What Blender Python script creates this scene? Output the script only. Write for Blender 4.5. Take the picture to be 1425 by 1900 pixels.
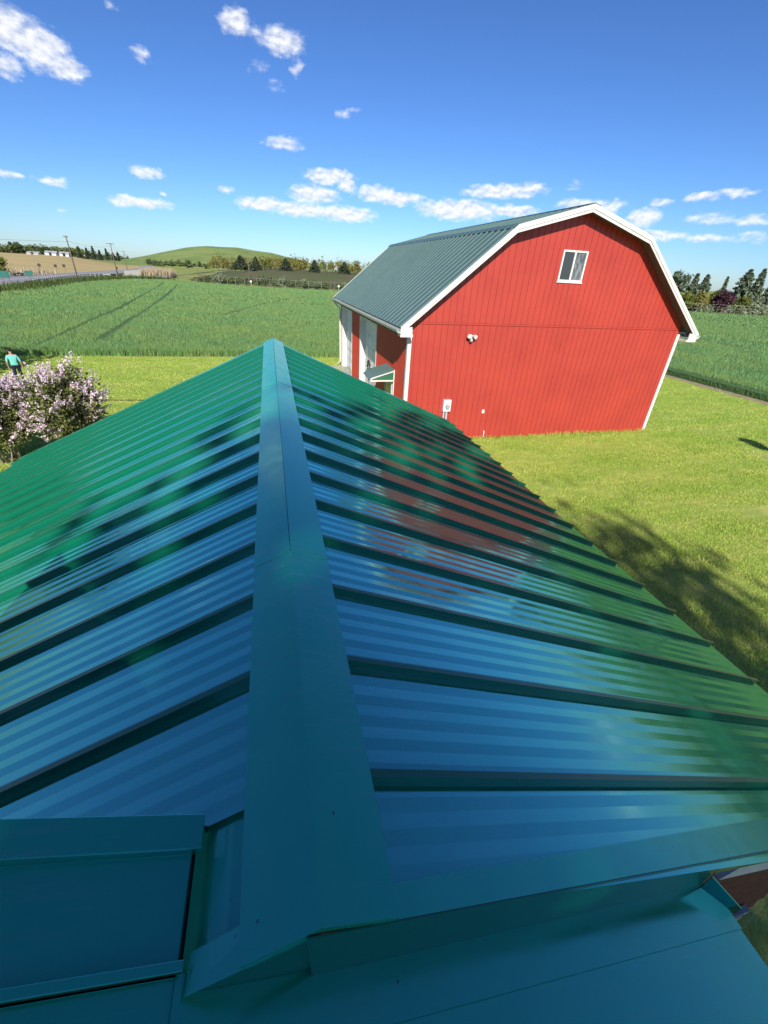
import bpy, bmesh, math, random
import numpy as np
from mathutils import Vector, Matrix

# ------------------------------------------------------------------ clear
for o in list(bpy.data.objects):
    bpy.data.objects.remove(o, do_unlink=True)
SC = bpy.context.scene
COL = SC.collection
R = math.radians

# ------------------------------------------------------------------ camera
CAM_H = 5.587
cd = bpy.data.cameras.new('camera')
cam = bpy.data.objects.new('camera', cd)
COL.objects.link(cam)
cr = Vector((0.970429, -0.236698, 0.047347))
cu = Vector((0.079524, 0.498690, 0.863125))
cw = Vector((0.227911, 0.833836, -0.502766))
m = Matrix.Identity(4)
for i in range(3):
    m[i][0] = cr[i]; m[i][1] = cu[i]; m[i][2] = -cw[i]
m[2][3] = CAM_H
cam.matrix_world = m
cd.sensor_fit = 'HORIZONTAL'
cd.sensor_width = 36.0
cd.lens = 764.25 / 1425 * 36
cd.clip_start = 0.02
cd.clip_end = 6000
SC.camera = cam

# ------------------------------------------------------------------ sun + sky
SUN_TRAVEL = Vector((0.44, 1.92, -1.22)).normalized()
SUN_EL = math.asin(-SUN_TRAVEL.z)
SUN_AZ = math.atan2(-SUN_TRAVEL.x, -SUN_TRAVEL.y)      # from +Y towards +X
sl = bpy.data.lights.new('sun', 'SUN')
sl.energy = 3.25
sl.angle = R(0.53)
sl.color = (1.0, 0.94, 0.84)
so = bpy.data.objects.new('sun', sl)
COL.objects.link(so)
so.rotation_euler = SUN_TRAVEL.to_track_quat('-Z', 'Y').to_euler()

CLOUDS = [(-0.3304, 0.2607, 0.0327, 0.0195, 1.0), (-0.3027, 0.2524, 0.041, 0.0207, 1.0), (-0.27, 0.2362, 0.0202, 0.0121, 0.9), (-0.3496, 0.2255, 0.0196, 0.0118, 0.7), (-0.0178, 0.3254, 0.0235, 0.0136, 0.9), (0.0508, 0.3124, 0.0396, 0.0125, 0.9), (0.0088, 0.3189, 0.0214, 0.0067, 0.5), (0.0755, 0.2874, 0.0109, 0.0096, 0.45), (0.0373, 0.2588, 0.0128, 0.0064, 0.3), (0.0111, 0.2793, 0.0159, 0.0061, 0.3), (-0.1644, 0.27, 0.0142, 0.0083, 0.65), (0.1538, 0.2361, 0.0173, 0.0054, 0.6), (0.172, 0.2426, 0.0115, 0.0034, 0.4), (0.0445, 0.1895, 0.0336, 0.0087, 0.75), (-0.1903, 0.1275, 0.0272, 0.0075, 0.9), (-0.2014, 0.0842, 0.0433, 0.0064, 0.9), (-0.2326, 0.0858, 0.0251, 0.0071, 0.9), (-0.168, 0.101, 0.008, 0.0032, 0.7), (-0.3862, 0.1013, 0.0217, 0.005, 0.7), (-0.3303, 0.101, 0.0221, 0.0051, 0.75), (-0.3241, 0.0623, 0.0137, 0.0031, 0.6), (-0.0619, 0.116, 0.0124, 0.004, 0.7), (0.1291, 0.1498, 0.0457, 0.0102, 1.0), (0.1627, 0.1384, 0.0186, 0.0088, 0.9), (0.0978, 0.1215, 0.0471, 0.0123, 1.0), (0.0038, 0.1003, 0.0519, 0.0091, 1.0), (0.0742, 0.0967, 0.0619, 0.0101, 1.0), (0.1576, 0.0949, 0.0582, 0.0111, 1.0), (0.22, 0.1292, 0.0417, 0.0115, 1.0), (0.2622, 0.1246, 0.0471, 0.0091, 1.0), (0.3791, 0.1105, 0.0779, 0.0144, 1.1), (0.4557, 0.1411, 0.0694, 0.0097, 1.0), (0.5086, 0.1465, 0.0289, 0.0064, 0.8), (0.4817, 0.1107, 0.05, 0.0084, 1.0), (0.6189, 0.1197, 0.0547, 0.0106, 1.0), (0.7119, 0.1035, 0.0254, 0.0122, 1.0), (0.7456, 0.0779, 0.0499, 0.0066, 0.8), (0.815, 0.0747, 0.0384, 0.0065, 0.6), (0.7284, 0.126, 0.0164, 0.0055, 0.8), (0.7865, 0.1307, 0.0244, 0.0061, 0.9), (0.8322, 0.1356, 0.0287, 0.0052, 0.7), (0.8123, 0.1022, 0.0415, 0.007, 0.6), (0.8706, 0.1008, 0.0244, 0.0069, 0.6), (0.8731, 0.0772, 0.0283, 0.0063, 0.5), (0.5831, 0.1498, 0.0138, 0.0071, 0.35), (-0.1952, 0.315, 0.0088, 0.0042, 0.5)]
_r = random.Random(5)
for _i in range(22):                      # the same kind of small cumulus goes on round the horizon
    a = _r.uniform(1.05, 5.75)
    if a > math.pi: a -= 2 * math.pi
    e = _r.choice([0.09, 0.11, 0.13, 0.16, 0.2, 0.26])
    CLOUDS.append((a, e, _r.uniform(.03, .07), _r.uniform(.007, .016), _r.uniform(.7, 1)))

world = bpy.data.worlds.new('World')
SC.world = world
world.use_nodes = True
def build_world():
    nt = world.node_tree
    nt.nodes.clear()
    N = nt.nodes.new; L = nt.links.new
    def math_(op, a, b=None, c=None, clamp=False):
        n = N('ShaderNodeMath'); n.operation = op; n.use_clamp = clamp
        for i, v in enumerate((a, b, c)):
            if v is None: continue
            if isinstance(v, (int, float)): n.inputs[i].default_value = v
            else: L(v, n.inputs[i])
        return n.outputs[0]
    sky = N('ShaderNodeTexSky'); sky.sky_type = 'NISHITA'; sky.sun_disc = False
    sky.sun_elevation = SUN_EL; sky.sun_rotation = SUN_AZ
    sky.altitude = 200; sky.air_density = 1.0; sky.dust_density = 0.3; sky.ozone_density = 6.0
    hs = N('ShaderNodeHueSaturation'); hs.inputs['Saturation'].default_value = 1.0; hs.inputs['Value'].default_value = 1.0
    tint = N('ShaderNodeMixRGB'); tint.blend_type = 'MULTIPLY'; tint.inputs[0].default_value = 1; tint.inputs[2].default_value = (.225, .262, .318, 1)
    gam = N('ShaderNodeGamma'); gam.inputs['Gamma'].default_value = 1.2; L(sky.outputs[0], gam.inputs['Color']); L(gam.outputs[0], tint.inputs[1]); L(tint.outputs[0], hs.inputs['Color'])
    tc = N('ShaderNodeTexCoord')
    sep = N('ShaderNodeSeparateXYZ'); L(tc.outputs['Generated'], sep.inputs[0])
    az = math_('ARCTAN2', sep.outputs[0], sep.outputs[1]); el = math_('ARCSINE', sep.outputs[2])
    # gentle domain warp for ragged edges
    comb = N('ShaderNodeCombineXYZ'); L(az, comb.inputs[0]); L(math_('MULTIPLY', el, 1.7), comb.inputs[1])
    nz = N('ShaderNodeTexNoise'); nz.inputs['Scale'].default_value = 34; nz.inputs['Detail'].default_value = 3; nz.inputs['Roughness'].default_value = .55
    L(comb.outputs[0], nz.inputs['Vector'])
    sc_ = N('ShaderNodeSeparateColor'); L(nz.outputs['Color'], sc_.inputs[0])
    wx = math_('MULTIPLY_ADD', sc_.outputs[0], .040, -.020); wy = math_('MULTIPLY_ADD', sc_.outputs[1], .017, -.0085)
    pc = N('ShaderNodeCombineXYZ'); L(math_('ADD', az, wx), pc.inputs[0]); L(math_('ADD', el, wy), pc.inputs[1])
    acc = None; accs = None
    for (a, e, ra, rb, w) in CLOUDS:
        mp = N('ShaderNodeVectorMath'); mp.operation = 'MULTIPLY_ADD'
        L(pc.outputs[0], mp.inputs[0])
        mp.inputs[1].default_value = (1 / (ra * 1.25), 1 / (rb * 1.45), 0)
        mp.inputs[2].default_value = (-a / (ra * 1.25), -e / (rb * 1.45), 0)
        dt = N('ShaderNodeVectorMath'); dt.operation = 'DOT_PRODUCT'
        L(mp.outputs[0], dt.inputs[0]); L(mp.outputs[0], dt.inputs[1])
        v = math_('MULTIPLY_ADD', dt.outputs['Value'], -w, w)
        acc = v if acc is None else math_('MAXIMUM', acc, v)
    nf = N('ShaderNodeTexNoise'); nf.inputs['Scale'].default_value = 58; nf.inputs['Detail'].default_value = 6; nf.inputs['Roughness'].default_value = .58
    L(comb.outputs[0], nf.inputs['Vector'])
    off = N('ShaderNodeVectorMath'); off.operation = 'ADD'; L(comb.outputs[0], off.inputs[0]); off.inputs[1].default_value = (-.003, .009, 0)
    nf2 = N('ShaderNodeTexNoise'); nf2.inputs['Scale'].default_value = 58; nf2.inputs['Detail'].default_value = 4; nf2.inputs['Roughness'].default_value = .55
    L(off.outputs[0], nf2.inputs['Vector'])
    den = math_('ADD', acc, math_('MULTIPLY_ADD', nf.outputs[0], 1.25, -.66))
    mr = N('ShaderNodeMapRange'); mr.interpolation_type = 'SMOOTHSTEP'
    mr.inputs['From Min'].default_value = -.02; mr.inputs['From Max'].default_value = 1.0
    L(den, mr.inputs['Value'])
    emb = math_('SUBTRACT', nf.outputs[0], nf2.outputs[0])
    lit = math_('MULTIPLY_ADD', emb, 2.1, .6, clamp=True)
    cm = N('ShaderNodeMixRGB'); cm.inputs[1].default_value = (2.3, 2.45, 2.8, 1); cm.inputs[2].default_value = (3.9, 3.9, 3.9, 1)
    L(lit, cm.inputs[0])
    mx = N('ShaderNodeMixRGB'); L(math_('MULTIPLY', mr.outputs[0], .9), mx.inputs[0]); L(hs.outputs[0], mx.inputs[1]); L(cm.outputs[0], mx.inputs[2])
    bg = N('ShaderNodeBackground'); bg.inputs['Strength'].default_value = 0.15
    L(mx.outputs[0], bg.inputs['Color'])
    out = N('ShaderNodeOutputWorld'); L(bg.outputs[0], out.inputs['Surface'])
build_world()
try:
    world.cycles.sampling_method = 'MANUAL'; world.cycles.sample_map_resolution = 512
except Exception: pass

SC.view_settings.view_transform = 'Standard'
SC.view_settings.look = 'None'
SC.view_settings.exposure = 1.0
SC.view_settings.gamma = 1.0
SC.view_settings.use_curve_mapping = False
SC.render.engine = 'CYCLES'
SC.cycles.max_bounces = 6
SC.cycles.glossy_bounces = 4
SC.cycles.diffuse_bounces = 3
SC.cycles.transparent_max_bounces = 4
SC.cycles.use_denoising = True

# ------------------------------------------------------------------ materials
def mat(name, col, rough=.6, spec=.5, noise=None, bump=None, metallic=0.0, ior=None, coat=0.0, island=0.0, trans=0.0, rnoise=None, speck=False, stint=None):
    """noise=(scale, colour2, lo, hi[, stretch]); bump=(scale, strength, distance); island = per-piece brightness spread"""
    M = bpy.data.materials.new(name); M.use_nodes = True
    nt = M.node_tree; N = nt.nodes.new; L = nt.links.new
    b = nt.nodes['Principled BSDF']
    b.inputs['Roughness'].default_value = rough
    b.inputs['Specular IOR Level'].default_value = spec
    b.inputs['Metallic'].default_value = metallic
    if ior: b.inputs['IOR'].default_value = ior
    if stint: b.inputs['Specular Tint'].default_value = (*stint, 1)
    b.inputs['Coat Weight'].default_value = coat
    b.inputs['Coat Roughness'].default_value = .08
    rgb = N('ShaderNodeRGB'); rgb.outputs[0].default_value = (*col, 1)
    c = rgb.outputs[0]
    g = N('ShaderNodeNewGeometry')
    if noise:
        sc, col2, lo, hi = noise[:4]
        mp = N('ShaderNodeMapping'); L(g.outputs['Position'], mp.inputs[0])
        if len(noise) > 4: mp.inputs['Scale'].default_value = noise[4]
        t = N('ShaderNodeTexNoise'); t.inputs['Scale'].default_value = sc; t.inputs['Detail'].default_value = 5; t.inputs['Roughness'].default_value = .6
        L(mp.outputs[0], t.inputs['Vector'])
        r = N('ShaderNodeMapRange'); r.inputs['From Min'].default_value = lo; r.inputs['From Max'].default_value = hi; L(t.outputs[0], r.inputs['Value'])
        x = N('ShaderNodeMixRGB'); L(r.outputs[0], x.inputs[0]); L(c, x.inputs[1]); x.inputs[2].default_value = (*col2, 1)
        c = x.outputs[0]
    if island:
        r = N('ShaderNodeMapRange'); r.inputs['To Min'].default_value = 1 - island; r.inputs['To Max'].default_value = 1 + island
        L(g.outputs['Random Per Island'], r.inputs['Value'])
        h = N('ShaderNodeHueSaturation'); L(c, h.inputs['Color']); L(r.outputs[0], h.inputs['Value'])
        r2 = N('ShaderNodeMapRange'); r2.inputs['To Min'].default_value = .5 - island * .05; r2.inputs['To Max'].default_value = .5 + island * .05
        m2 = N('ShaderNodeMath'); m2.operation = 'FRACT'; m3 = N('ShaderNodeMath'); m3.operation = 'MULTIPLY'; m3.inputs[1].default_value = 17.3
        L(g.outputs['Random Per Island'], m3.inputs[0]); L(m3.outputs[0], m2.inputs[0]); L(m2.outputs[0], r2.inputs['Value']); L(r2.outputs[0], h.inputs['Hue'])
        c = h.outputs[0]
    if speck:      # grit, dust film and hairline scratches left from the fitting
        v = N('ShaderNodeTexVoronoi'); v.inputs['Scale'].default_value = 17; L(g.outputs['Position'], v.inputs['Vector'])
        r = N('ShaderNodeMapRange'); r.inputs['From Min'].default_value = .075; r.inputs['From Max'].default_value = .055; L(v.outputs['Distance'], r.inputs['Value'])
        sc_ = N('ShaderNodeSeparateColor'); L(v.outputs['Color'], sc_.inputs[0])
        k = N('ShaderNodeMath'); k.operation = 'GREATER_THAN'; k.inputs[1].default_value = .8; L(sc_.outputs[0], k.inputs[0])
        k2 = N('ShaderNodeMath'); k2.operation = 'MULTIPLY'; L(r.outputs[0], k2.inputs[0]); L(k.outputs[0], k2.inputs[1])
        x = N('ShaderNodeMixRGB'); L(k2.outputs[0], x.inputs[0]); L(c, x.inputs[1]); x.inputs[2].default_value = (.02, .03, .025, 1); c = x.outputs[0]
        mp = N('ShaderNodeMapping'); mp.inputs['Rotation'].default_value = (.3, .2, .9); mp.inputs['Scale'].default_value = (2, 34, 8); L(g.outputs['Position'], mp.inputs[0])
        t = N('ShaderNodeTexNoise'); t.inputs['Scale'].default_value = 1.6; t.inputs['Detail'].default_value = 6; L(mp.outputs[0], t.inputs['Vector'])
        t2 = N('ShaderNodeTexNoise'); t2.inputs['Scale'].default_value = 1.1; t2.inputs['Detail'].default_value = 3; L(g.outputs['Position'], t2.inputs['Vector'])
        q = N('ShaderNodeMath'); q.operation = 'MULTIPLY'; L(t.outputs[0], q.inputs[0]); L(t2.outputs[0], q.inputs[1])
        r = N('ShaderNodeMapRange'); r.inputs['From Min'].default_value = .27; r.inputs['From Max'].default_value = .46; r.inputs['To Max'].default_value = .45; L(q.outputs[0], r.inputs['Value'])
        x = N('ShaderNodeMixRGB'); L(r.outputs[0], x.inputs[0]); L(c, x.inputs[1]); x.inputs[2].default_value = (.16, .26, .22, 1); c = x.outputs[0]
        mp = N('ShaderNodeMapping'); mp.inputs['Rotation'].default_value = (.1, .35, 2.2); mp.inputs['Scale'].default_value = (1.2, 9, 3); L(g.outputs['Position'], mp.inputs[0])
        t = N('ShaderNodeTexNoise'); t.inputs['Scale'].default_value = 2.4; t.inputs['Detail'].default_value = 2; L(mp.outputs[0], t.inputs['Vector'])
        a1 = N('ShaderNodeMath'); a1.operation = 'SUBTRACT'; a1.inputs[1].default_value = .52; L(t.outputs[0], a1.inputs[0])
        a2 = N('ShaderNodeMath'); a2.operation = 'ABSOLUTE'; L(a1.outputs[0], a2.inputs[0])
        r = N('ShaderNodeMapRange'); r.inputs['From Min'].default_value = .0035; r.inputs['From Max'].default_value = .0015; L(a2.outputs[0], r.inputs['Value'])
        r3 = N('ShaderNodeMapRange'); r3.inputs['From Min'].default_value = .56; r3.inputs['From Max'].default_value = .66; r3.inputs['To Max'].default_value = .5; L(t2.outputs[0], r3.inputs['Value'])
        q = N('ShaderNodeMath'); q.operation = 'MULTIPLY'; L(r.outputs[0], q.inputs[0]); L(r3.outputs[0], q.inputs[1])
        x = N('ShaderNodeMixRGB'); L(q.outputs[0], x.inputs[0]); L(c, x.inputs[1]); x.inputs[2].default_value = (.35, .48, .44, 1); c = x.outputs[0]
    L(c, b.inputs['Base Color'])
    if rnoise:
        t = N('ShaderNodeTexNoise'); t.inputs['Scale'].default_value = rnoise[0]; t.inputs['Detail'].default_value = 4; L(g.outputs['Position'], t.inputs['Vector'])
        r = N('ShaderNodeMapRange'); r.inputs['From Min'].default_value = .35; r.inputs['From Max'].default_value = .7; r.inputs['To Min'].default_value = rnoise[1]; r.inputs['To Max'].default_value = rnoise[2]
        L(t.outputs[0], r.inputs['Value']); L(r.outputs[0], b.inputs['Roughness'])
    if bump:
        t = N('ShaderNodeTexNoise'); t.inputs['Scale'].default_value = bump[0]; t.inputs['Detail'].default_value = bump[3] if len(bump) > 3 else 3; L(g.outputs['Position'], t.inputs['Vector'])
        bp = N('ShaderNodeBump'); bp.inputs['Strength'].default_value = bump[1]; bp.inputs['Distance'].default_value = bump[2]
        L(t.outputs[0], bp.inputs['Height']); L(bp.outputs[0], b.inputs['Normal'])
    if trans:
        tr = N('ShaderNodeBsdfTranslucent'); L(c, tr.inputs['Color'])
        ms = N('ShaderNodeMixShader'); ms.inputs[0].default_value = trans
        L(b.outputs[0], ms.inputs[1]); L(tr.outputs[0], ms.inputs[2])
        L(ms.outputs[0], nt.nodes['Material Output'].inputs['Surface'])
    return M

M = {}
M['roof'] = mat('green_painted_metal', (.003, .19, .090), .12, .5, noise=(2.2, (.003, .165, .085), .35, .7), ior=4.5, bump=(2.6, .15, .012, 1), rnoise=(7, .07, .15), speck=True, stint=(.38, 1, .97))
M['cap'] = mat('green_cap_metal', (.003, .30, .155), .2, .5, ior=3.0, bump=(1.8, .12, .01, 1), rnoise=(9, .14, .24), speck=True, stint=(.36, 1, .93))
M['seam'] = mat('green_metal_shaded', (.002, .115, .060), .25, .5, ior=1.6)  # pan paint copied darker and duller; dark reflections on seams put into colour
M['shedwood'] = mat('weathered_red_wood', (.19, .055, .04), .75, .3, noise=(14, (.08, .03, .025), .4, .65, (1, 1, 6)), bump=(60, .3, .004))
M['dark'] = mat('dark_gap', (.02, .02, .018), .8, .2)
M['white'] = mat('white_trim', (.66, .65, .61), .5, .4, noise=(3, (.54, .53, .49), .45, .75))
M['barnred'] = mat('barn_red_paint', (.43, .054, .033), .42, .45, noise=(.7, (.36, .043, .030), .38, .72), island=.04, bump=(90, .12, .002))
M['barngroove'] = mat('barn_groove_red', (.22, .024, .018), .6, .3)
M['barnside'] = mat('barn_side_metal', (.46, .05, .036), .4, .5, noise=(2, (.40, .045, .034), .4, .7))
M['barnroof'] = mat('barn_roof_metal', (.082, .142, .130), .38, .5, noise=(.5, (.095, .155, .142), .4, .7), rnoise=(3, .32, .46))
M['glass'] = mat('window_glass', (.045, .05, .055), .06, .5, ior=1.5)
M['curtain'] = mat('window_plastic', (.22, .23, .24), .3, .5, noise=(9, (.08, .09, .10), .4, .6, (1, 1, .4)))
M['grey'] = mat('galvanised_grey', (.36, .37, .37), .45, .5, noise=(8, (.28, .29, .29), .4, .7))
M['ltgrey'] = mat('door_white', (.68, .69, .68), .5, .4, noise=(2, (.6, .61, .6), .4, .7))
M['black'] = mat('black_iron', (.025, .022, .02), .5, .5)
M['awngreen'] = mat('awning_green', (.03, .14, .07), .5, .4)
M['concrete'] = mat('concrete', (.42, .41, .38), .85, .2, noise=(3, (.32, .31, .29), .4, .7))
M['asphalt'] = mat('asphalt', (.26, .255, .265), .85, .3, noise=(.4, (.31, .30, .305), .4, .7))
M['paint'] = mat('road_paint', (.6, .58, .5), .7, .3)
M['pole'] = mat('pole_wood', (.17, .14, .11), .85, .2, noise=(4, (.12, .10, .08), .4, .7))
M['sign'] = mat('sign_green', (.03, .16, .125), .5, .4)
M['signback'] = mat('sign_back', (.05, .04, .03), .6, .4)
M['bark'] = mat('bark', (.11, .085, .065), .9, .2, noise=(9, (.06, .05, .04), .4, .65))
M['palebark'] = mat('pale_bark', (.30, .27, .22), .9, .2, noise=(9, (.2, .17, .14), .4, .65))
M['leaf'] = mat('leaf_green', (.085, .125, .028), .6, .3, island=.45, trans=.3)
M['lilacleaf'] = mat('lilac_leaf', (.17, .19, .06), .5, .35, island=.5, trans=.25)
M['lilac'] = mat('lilac_flower', (.78, .62, .68), .7, .2, island=.28, trans=.15)
M['pine'] = mat('pine_needle', (.048, .066, .036), .7, .2, island=.4)
M['spruce'] = mat('spruce_needle', (.125, .16, .10), .7, .2, island=.4)
M['yellowleaf'] = mat('spring_leaf', (.24, .22, .06), .7, .2, island=.35, trans=.2)
M['limeleaf'] = mat('lime_leaf', (.17, .20, .04), .7, .2, island=.35, trans=.2)
M['silverleaf'] = mat('silver_leaf', (.20, .24, .14), .7, .2, island=.35, trans=.1)
M['darkbrush'] = mat('dark_brush', (.09, .12, .05), .8, .2, island=.4, trans=.1)
M['purpleleaf'] = mat('purple_leaf', (.075, .028, .045), .6, .3, island=.4)
M['reed'] = mat('dry_reed', (.42, .34, .22), .8, .2, island=.3)
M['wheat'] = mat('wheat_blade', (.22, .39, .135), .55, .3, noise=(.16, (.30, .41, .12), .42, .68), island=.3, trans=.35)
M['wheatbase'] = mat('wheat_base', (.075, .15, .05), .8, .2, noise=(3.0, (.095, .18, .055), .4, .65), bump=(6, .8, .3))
M['lawnblade'] = mat('lawn_blade', (.41, .57, .095), .6, .25, noise=(.75, (.62, .66, .17), .40, .70, (.4, 1.7, 1)), island=.36, trans=.4)
M['lawn'] = mat('lawn_turf', (.27, .36, .065), .85, .2, noise=(2.2, (.44, .46, .13), .40, .68, (.5, 1.5, 1)), bump=(22, .6, .04, 5))
M['ground'] = mat('meadow', (.30, .32, .085), .9, .1, noise=(.02, (.22, .27, .075), .42, .6))
M['stubble'] = mat('stubble', (.50, .37, .18), .9, .1, noise=(.05, (.40, .34, .14), .42, .6, (.3, 2.2, 1)))
M['verge'] = mat('verge_grass', (.15, .15, .055), .9, .1, noise=(.35, (.10, .13, .045), .42, .6))
M['straw'] = mat('straw_strip', (.36, .30, .19), .9, .1, noise=(3, (.25, .2, .11), .4, .65))
M['embank_shaded'] = mat('embankment_brush', (.10, .12, .05), .95, .1, noise=(.12, (.14, .115, .07), .45, .65), bump=(1.2, .9, .5))  # shadow of a cloud over the slope put into the dark base colour
M['hill'] = mat('hill_grass', (.23, .29, .09), .95, .1, noise=(.022, (.16, .22, .07), .42, .6, (1, 1, 5)), bump=(.2, .5, 1))
M['fencepost'] = mat('fence_post', (.22, .20, .17), .8, .2)
M['soffit'] = mat('soffit_brown', (.13, .11, .105), .8, .2)
M['skin'] = mat('skin', (.40, .25, .18), .5, .4)
M['shirt'] = mat('mint_shirt', (.16, .52, .46), .8, .2, bump=(30, .3, .01))
M['jeans'] = mat('navy_trousers', (.012, .016, .035), .8, .2)
M['hair'] = mat('dark_hair', (.012, .010, .010), .6, .3)
M['hose'] = mat('dark_hose', (.06, .045, .03), .6, .3)

# ------------------------------------------------------------------ helpers
def tag(o, label=None, cat=None, group=None, kind=None):
    if label: o['label'] = label
    if cat: o['category'] = cat
    if group: o['group'] = group
    if kind: o['kind'] = kind
    return o
def empty(name, loc=(0, 0, 0), rz=0.0):
    o = bpy.data.objects.new(name, None); COL.objects.link(o)
    o.empty_display_size = .1
    o.location = loc; o.rotation_euler = (0, 0, rz)
    return o
def link(name, me, parent=None, loc=None, rz=None):
    o = bpy.data.objects.new(name, me); COL.objects.link(o)
    if parent: o.parent = parent
    if loc: o.location = loc
    if rz is not None: o.rotation_euler = (0, 0, rz)
    return o
class MB:
    def __init__(s): s.v = []; s.f = []; s.m = []
    def add(s, vs, fs, mi=0):
        k = len(s.v); s.v += [tuple(v) for v in vs]
        for f in fs: s.f.append(tuple(i + k for i in f)); s.m.append(mi)
        return s
    def quad(s, a, b, c, d, mi=0): return s.add([a, b, c, d], [(0, 1, 2, 3)], mi)
    def box(s, x0, x1, y0, y1, z0, z1, mi=0):
        return s.add([(x0, y0, z0), (x1, y0, z0), (x1, y1, z0), (x0, y1, z0), (x0, y0, z1), (x1, y0, z1), (x1, y1, z1), (x0, y1, z1)],
                     [(0, 3, 2, 1), (4, 5, 6, 7), (0, 1, 5, 4), (1, 2, 6, 5), (2, 3, 7, 6), (3, 0, 4, 7)], mi)
    def hexa(s, p, mi=0):
        """p: 8 points, bottom ring then top ring"""
        return s.add(p, [(0, 3, 2, 1), (4, 5, 6, 7), (0, 1, 5, 4), (1, 2, 6, 5), (2, 3, 7, 6), (3, 0, 4, 7)], mi)
    def prism(s, poly, f0, f1, mi=0):
        """poly: 2-D points; f0/f1 map (a,b)->xyz for the two caps"""
        n = len(poly)
        vs = [f0(*p) for p in poly] + [f1(*p) for p in poly]
        fs = [tuple(range(n))[::-1], tuple(range(n, 2 * n))] + [(i, (i + 1) % n, n + (i + 1) % n, n + i) for i in range(n)]
        return s.add(vs, fs, mi)
    def tube(s, pts, rad, n=8, mi=0, cap=True):
        pts = [Vector(p) for p in pts]
        if not hasattr(rad, '__len__'): rad = [rad] * len(pts)
        vs = []; fs = []
        prev = None
        for i, p in enumerate(pts):
            d = (pts[min(i + 1, len(pts) - 1)] - pts[max(i - 1, 0)]).normalized()
            a = d.orthogonal().normalized() if prev is None else (prev - d * prev.dot(d)).normalized()
            prev = a; b = d.cross(a)
            for k in range(n):
                t = 2 * math.pi * k / n
                vs.append(p + (a * math.cos(t) + b * math.sin(t)) * rad[i])
        for i in range(len(pts) - 1):
            for k in range(n):
                fs.append((i * n + k, i * n + (k + 1) % n, (i + 1) * n + (k + 1) % n, (i + 1) * n + k))
        if cap:
            fs.append(tuple(range(n))[::-1]); fs.append(tuple(range((len(pts) - 1) * n, len(pts) * n)))
        return s.add(vs, fs, mi)
    def mesh(s, name, mats, smooth=False):
        me = bpy.data.meshes.new(name); me.from_pydata(s.v, [], s.f); me.update()
        for mm in (mats if isinstance(mats, (list, tuple)) else [mats]): me.materials.append(mm)
        if any(s.m): me.polygons.foreach_set('material_index', s.m)
        if smooth: me.polygons.foreach_set('use_smooth', [True] * len(me.polygons))
        return me
    def build(s, name, mats, parent=None, smooth=False, bevel=0.0):
        o = link(name, s.mesh(name, mats, smooth), parent)
        if bevel:
            b = o.modifiers.new('bevel', 'BEVEL'); b.width = bevel; b.segments = 2; b.limit_method = 'ANGLE'
        return o
def npmesh(name, V, F, material, parent=None, smooth=False):
    """V (n,3) float; F (m,k) int, k = 3 or 4"""
    V = np.asarray(V, np.float32); F = np.asarray(F, np.int32)
    me = bpy.data.meshes.new(name)
    me.vertices.add(len(V)); me.vertices.foreach_set('co', V.ravel())
    k = F.shape[1]
    me.loops.add(F.size); me.loops.foreach_set('vertex_index', F.ravel())
    me.polygons.add(len(F)); me.polygons.foreach_set('loop_start', np.arange(0, F.size, k, dtype=np.int32))
    try: me.polygons.foreach_set('loop_total', np.full(len(F), k, np.int32))
    except Exception: pass
    me.update(calc_edges=True); me.validate()
    me.materials.append(material)
    if smooth: me.polygons.foreach_set('use_smooth', [True] * len(me.polygons))
    return link(name, me, parent)
def leaf_quads(P, size, rng, aspect=1.7, up=.3):
    n = len(P)
    nrm = rng.normal(size=(n, 3)); nrm[:, 2] = np.abs(nrm[:, 2]) + up; nrm /= np.linalg.norm(nrm, axis=1)[:, None]
    t = rng.normal(size=(n, 3)); t -= nrm * np.sum(t * nrm, axis=1)[:, None]; t /= np.linalg.norm(t, axis=1)[:, None] + 1e-9
    b = np.cross(nrm, t)
    s = (size * rng.uniform(.6, 1.4, n))[:, None]
    V = np.stack([P - t * s * aspect * .5, P + b * s * .5, P + t * s * aspect * .5, P - b * s * .5], 1).reshape(-1, 3)
    F = np.arange(4 * n).reshape(n, 4)
    return V, F
def crown_points(rng, c, rad, nclump, nleaf, squash=1.0, clump=.32, shell=.45):
    d = rng.normal(size=(nclump, 3)); d /= np.linalg.norm(d, axis=1)[:, None]
    r = (shell + (1 - shell) * rng.uniform(0, 1, nclump) ** .5)[:, None] * rng.uniform(.8, 1.12, nclump)[:, None]
    C = d * r * (1 - clump * .5); 
    C = C * np.array(rad) + np.array(c)
    per = nleaf // nclump
    rr = np.array(rad).mean() * clump * rng.uniform(.6, 1.3, nclump)
    P = C[:, None, :] + rng.normal(size=(nclump, per, 3)) * (rr[:, None, None] * np.array([.55, .55, .42]))
    return P.reshape(-1, 3), C
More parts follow.
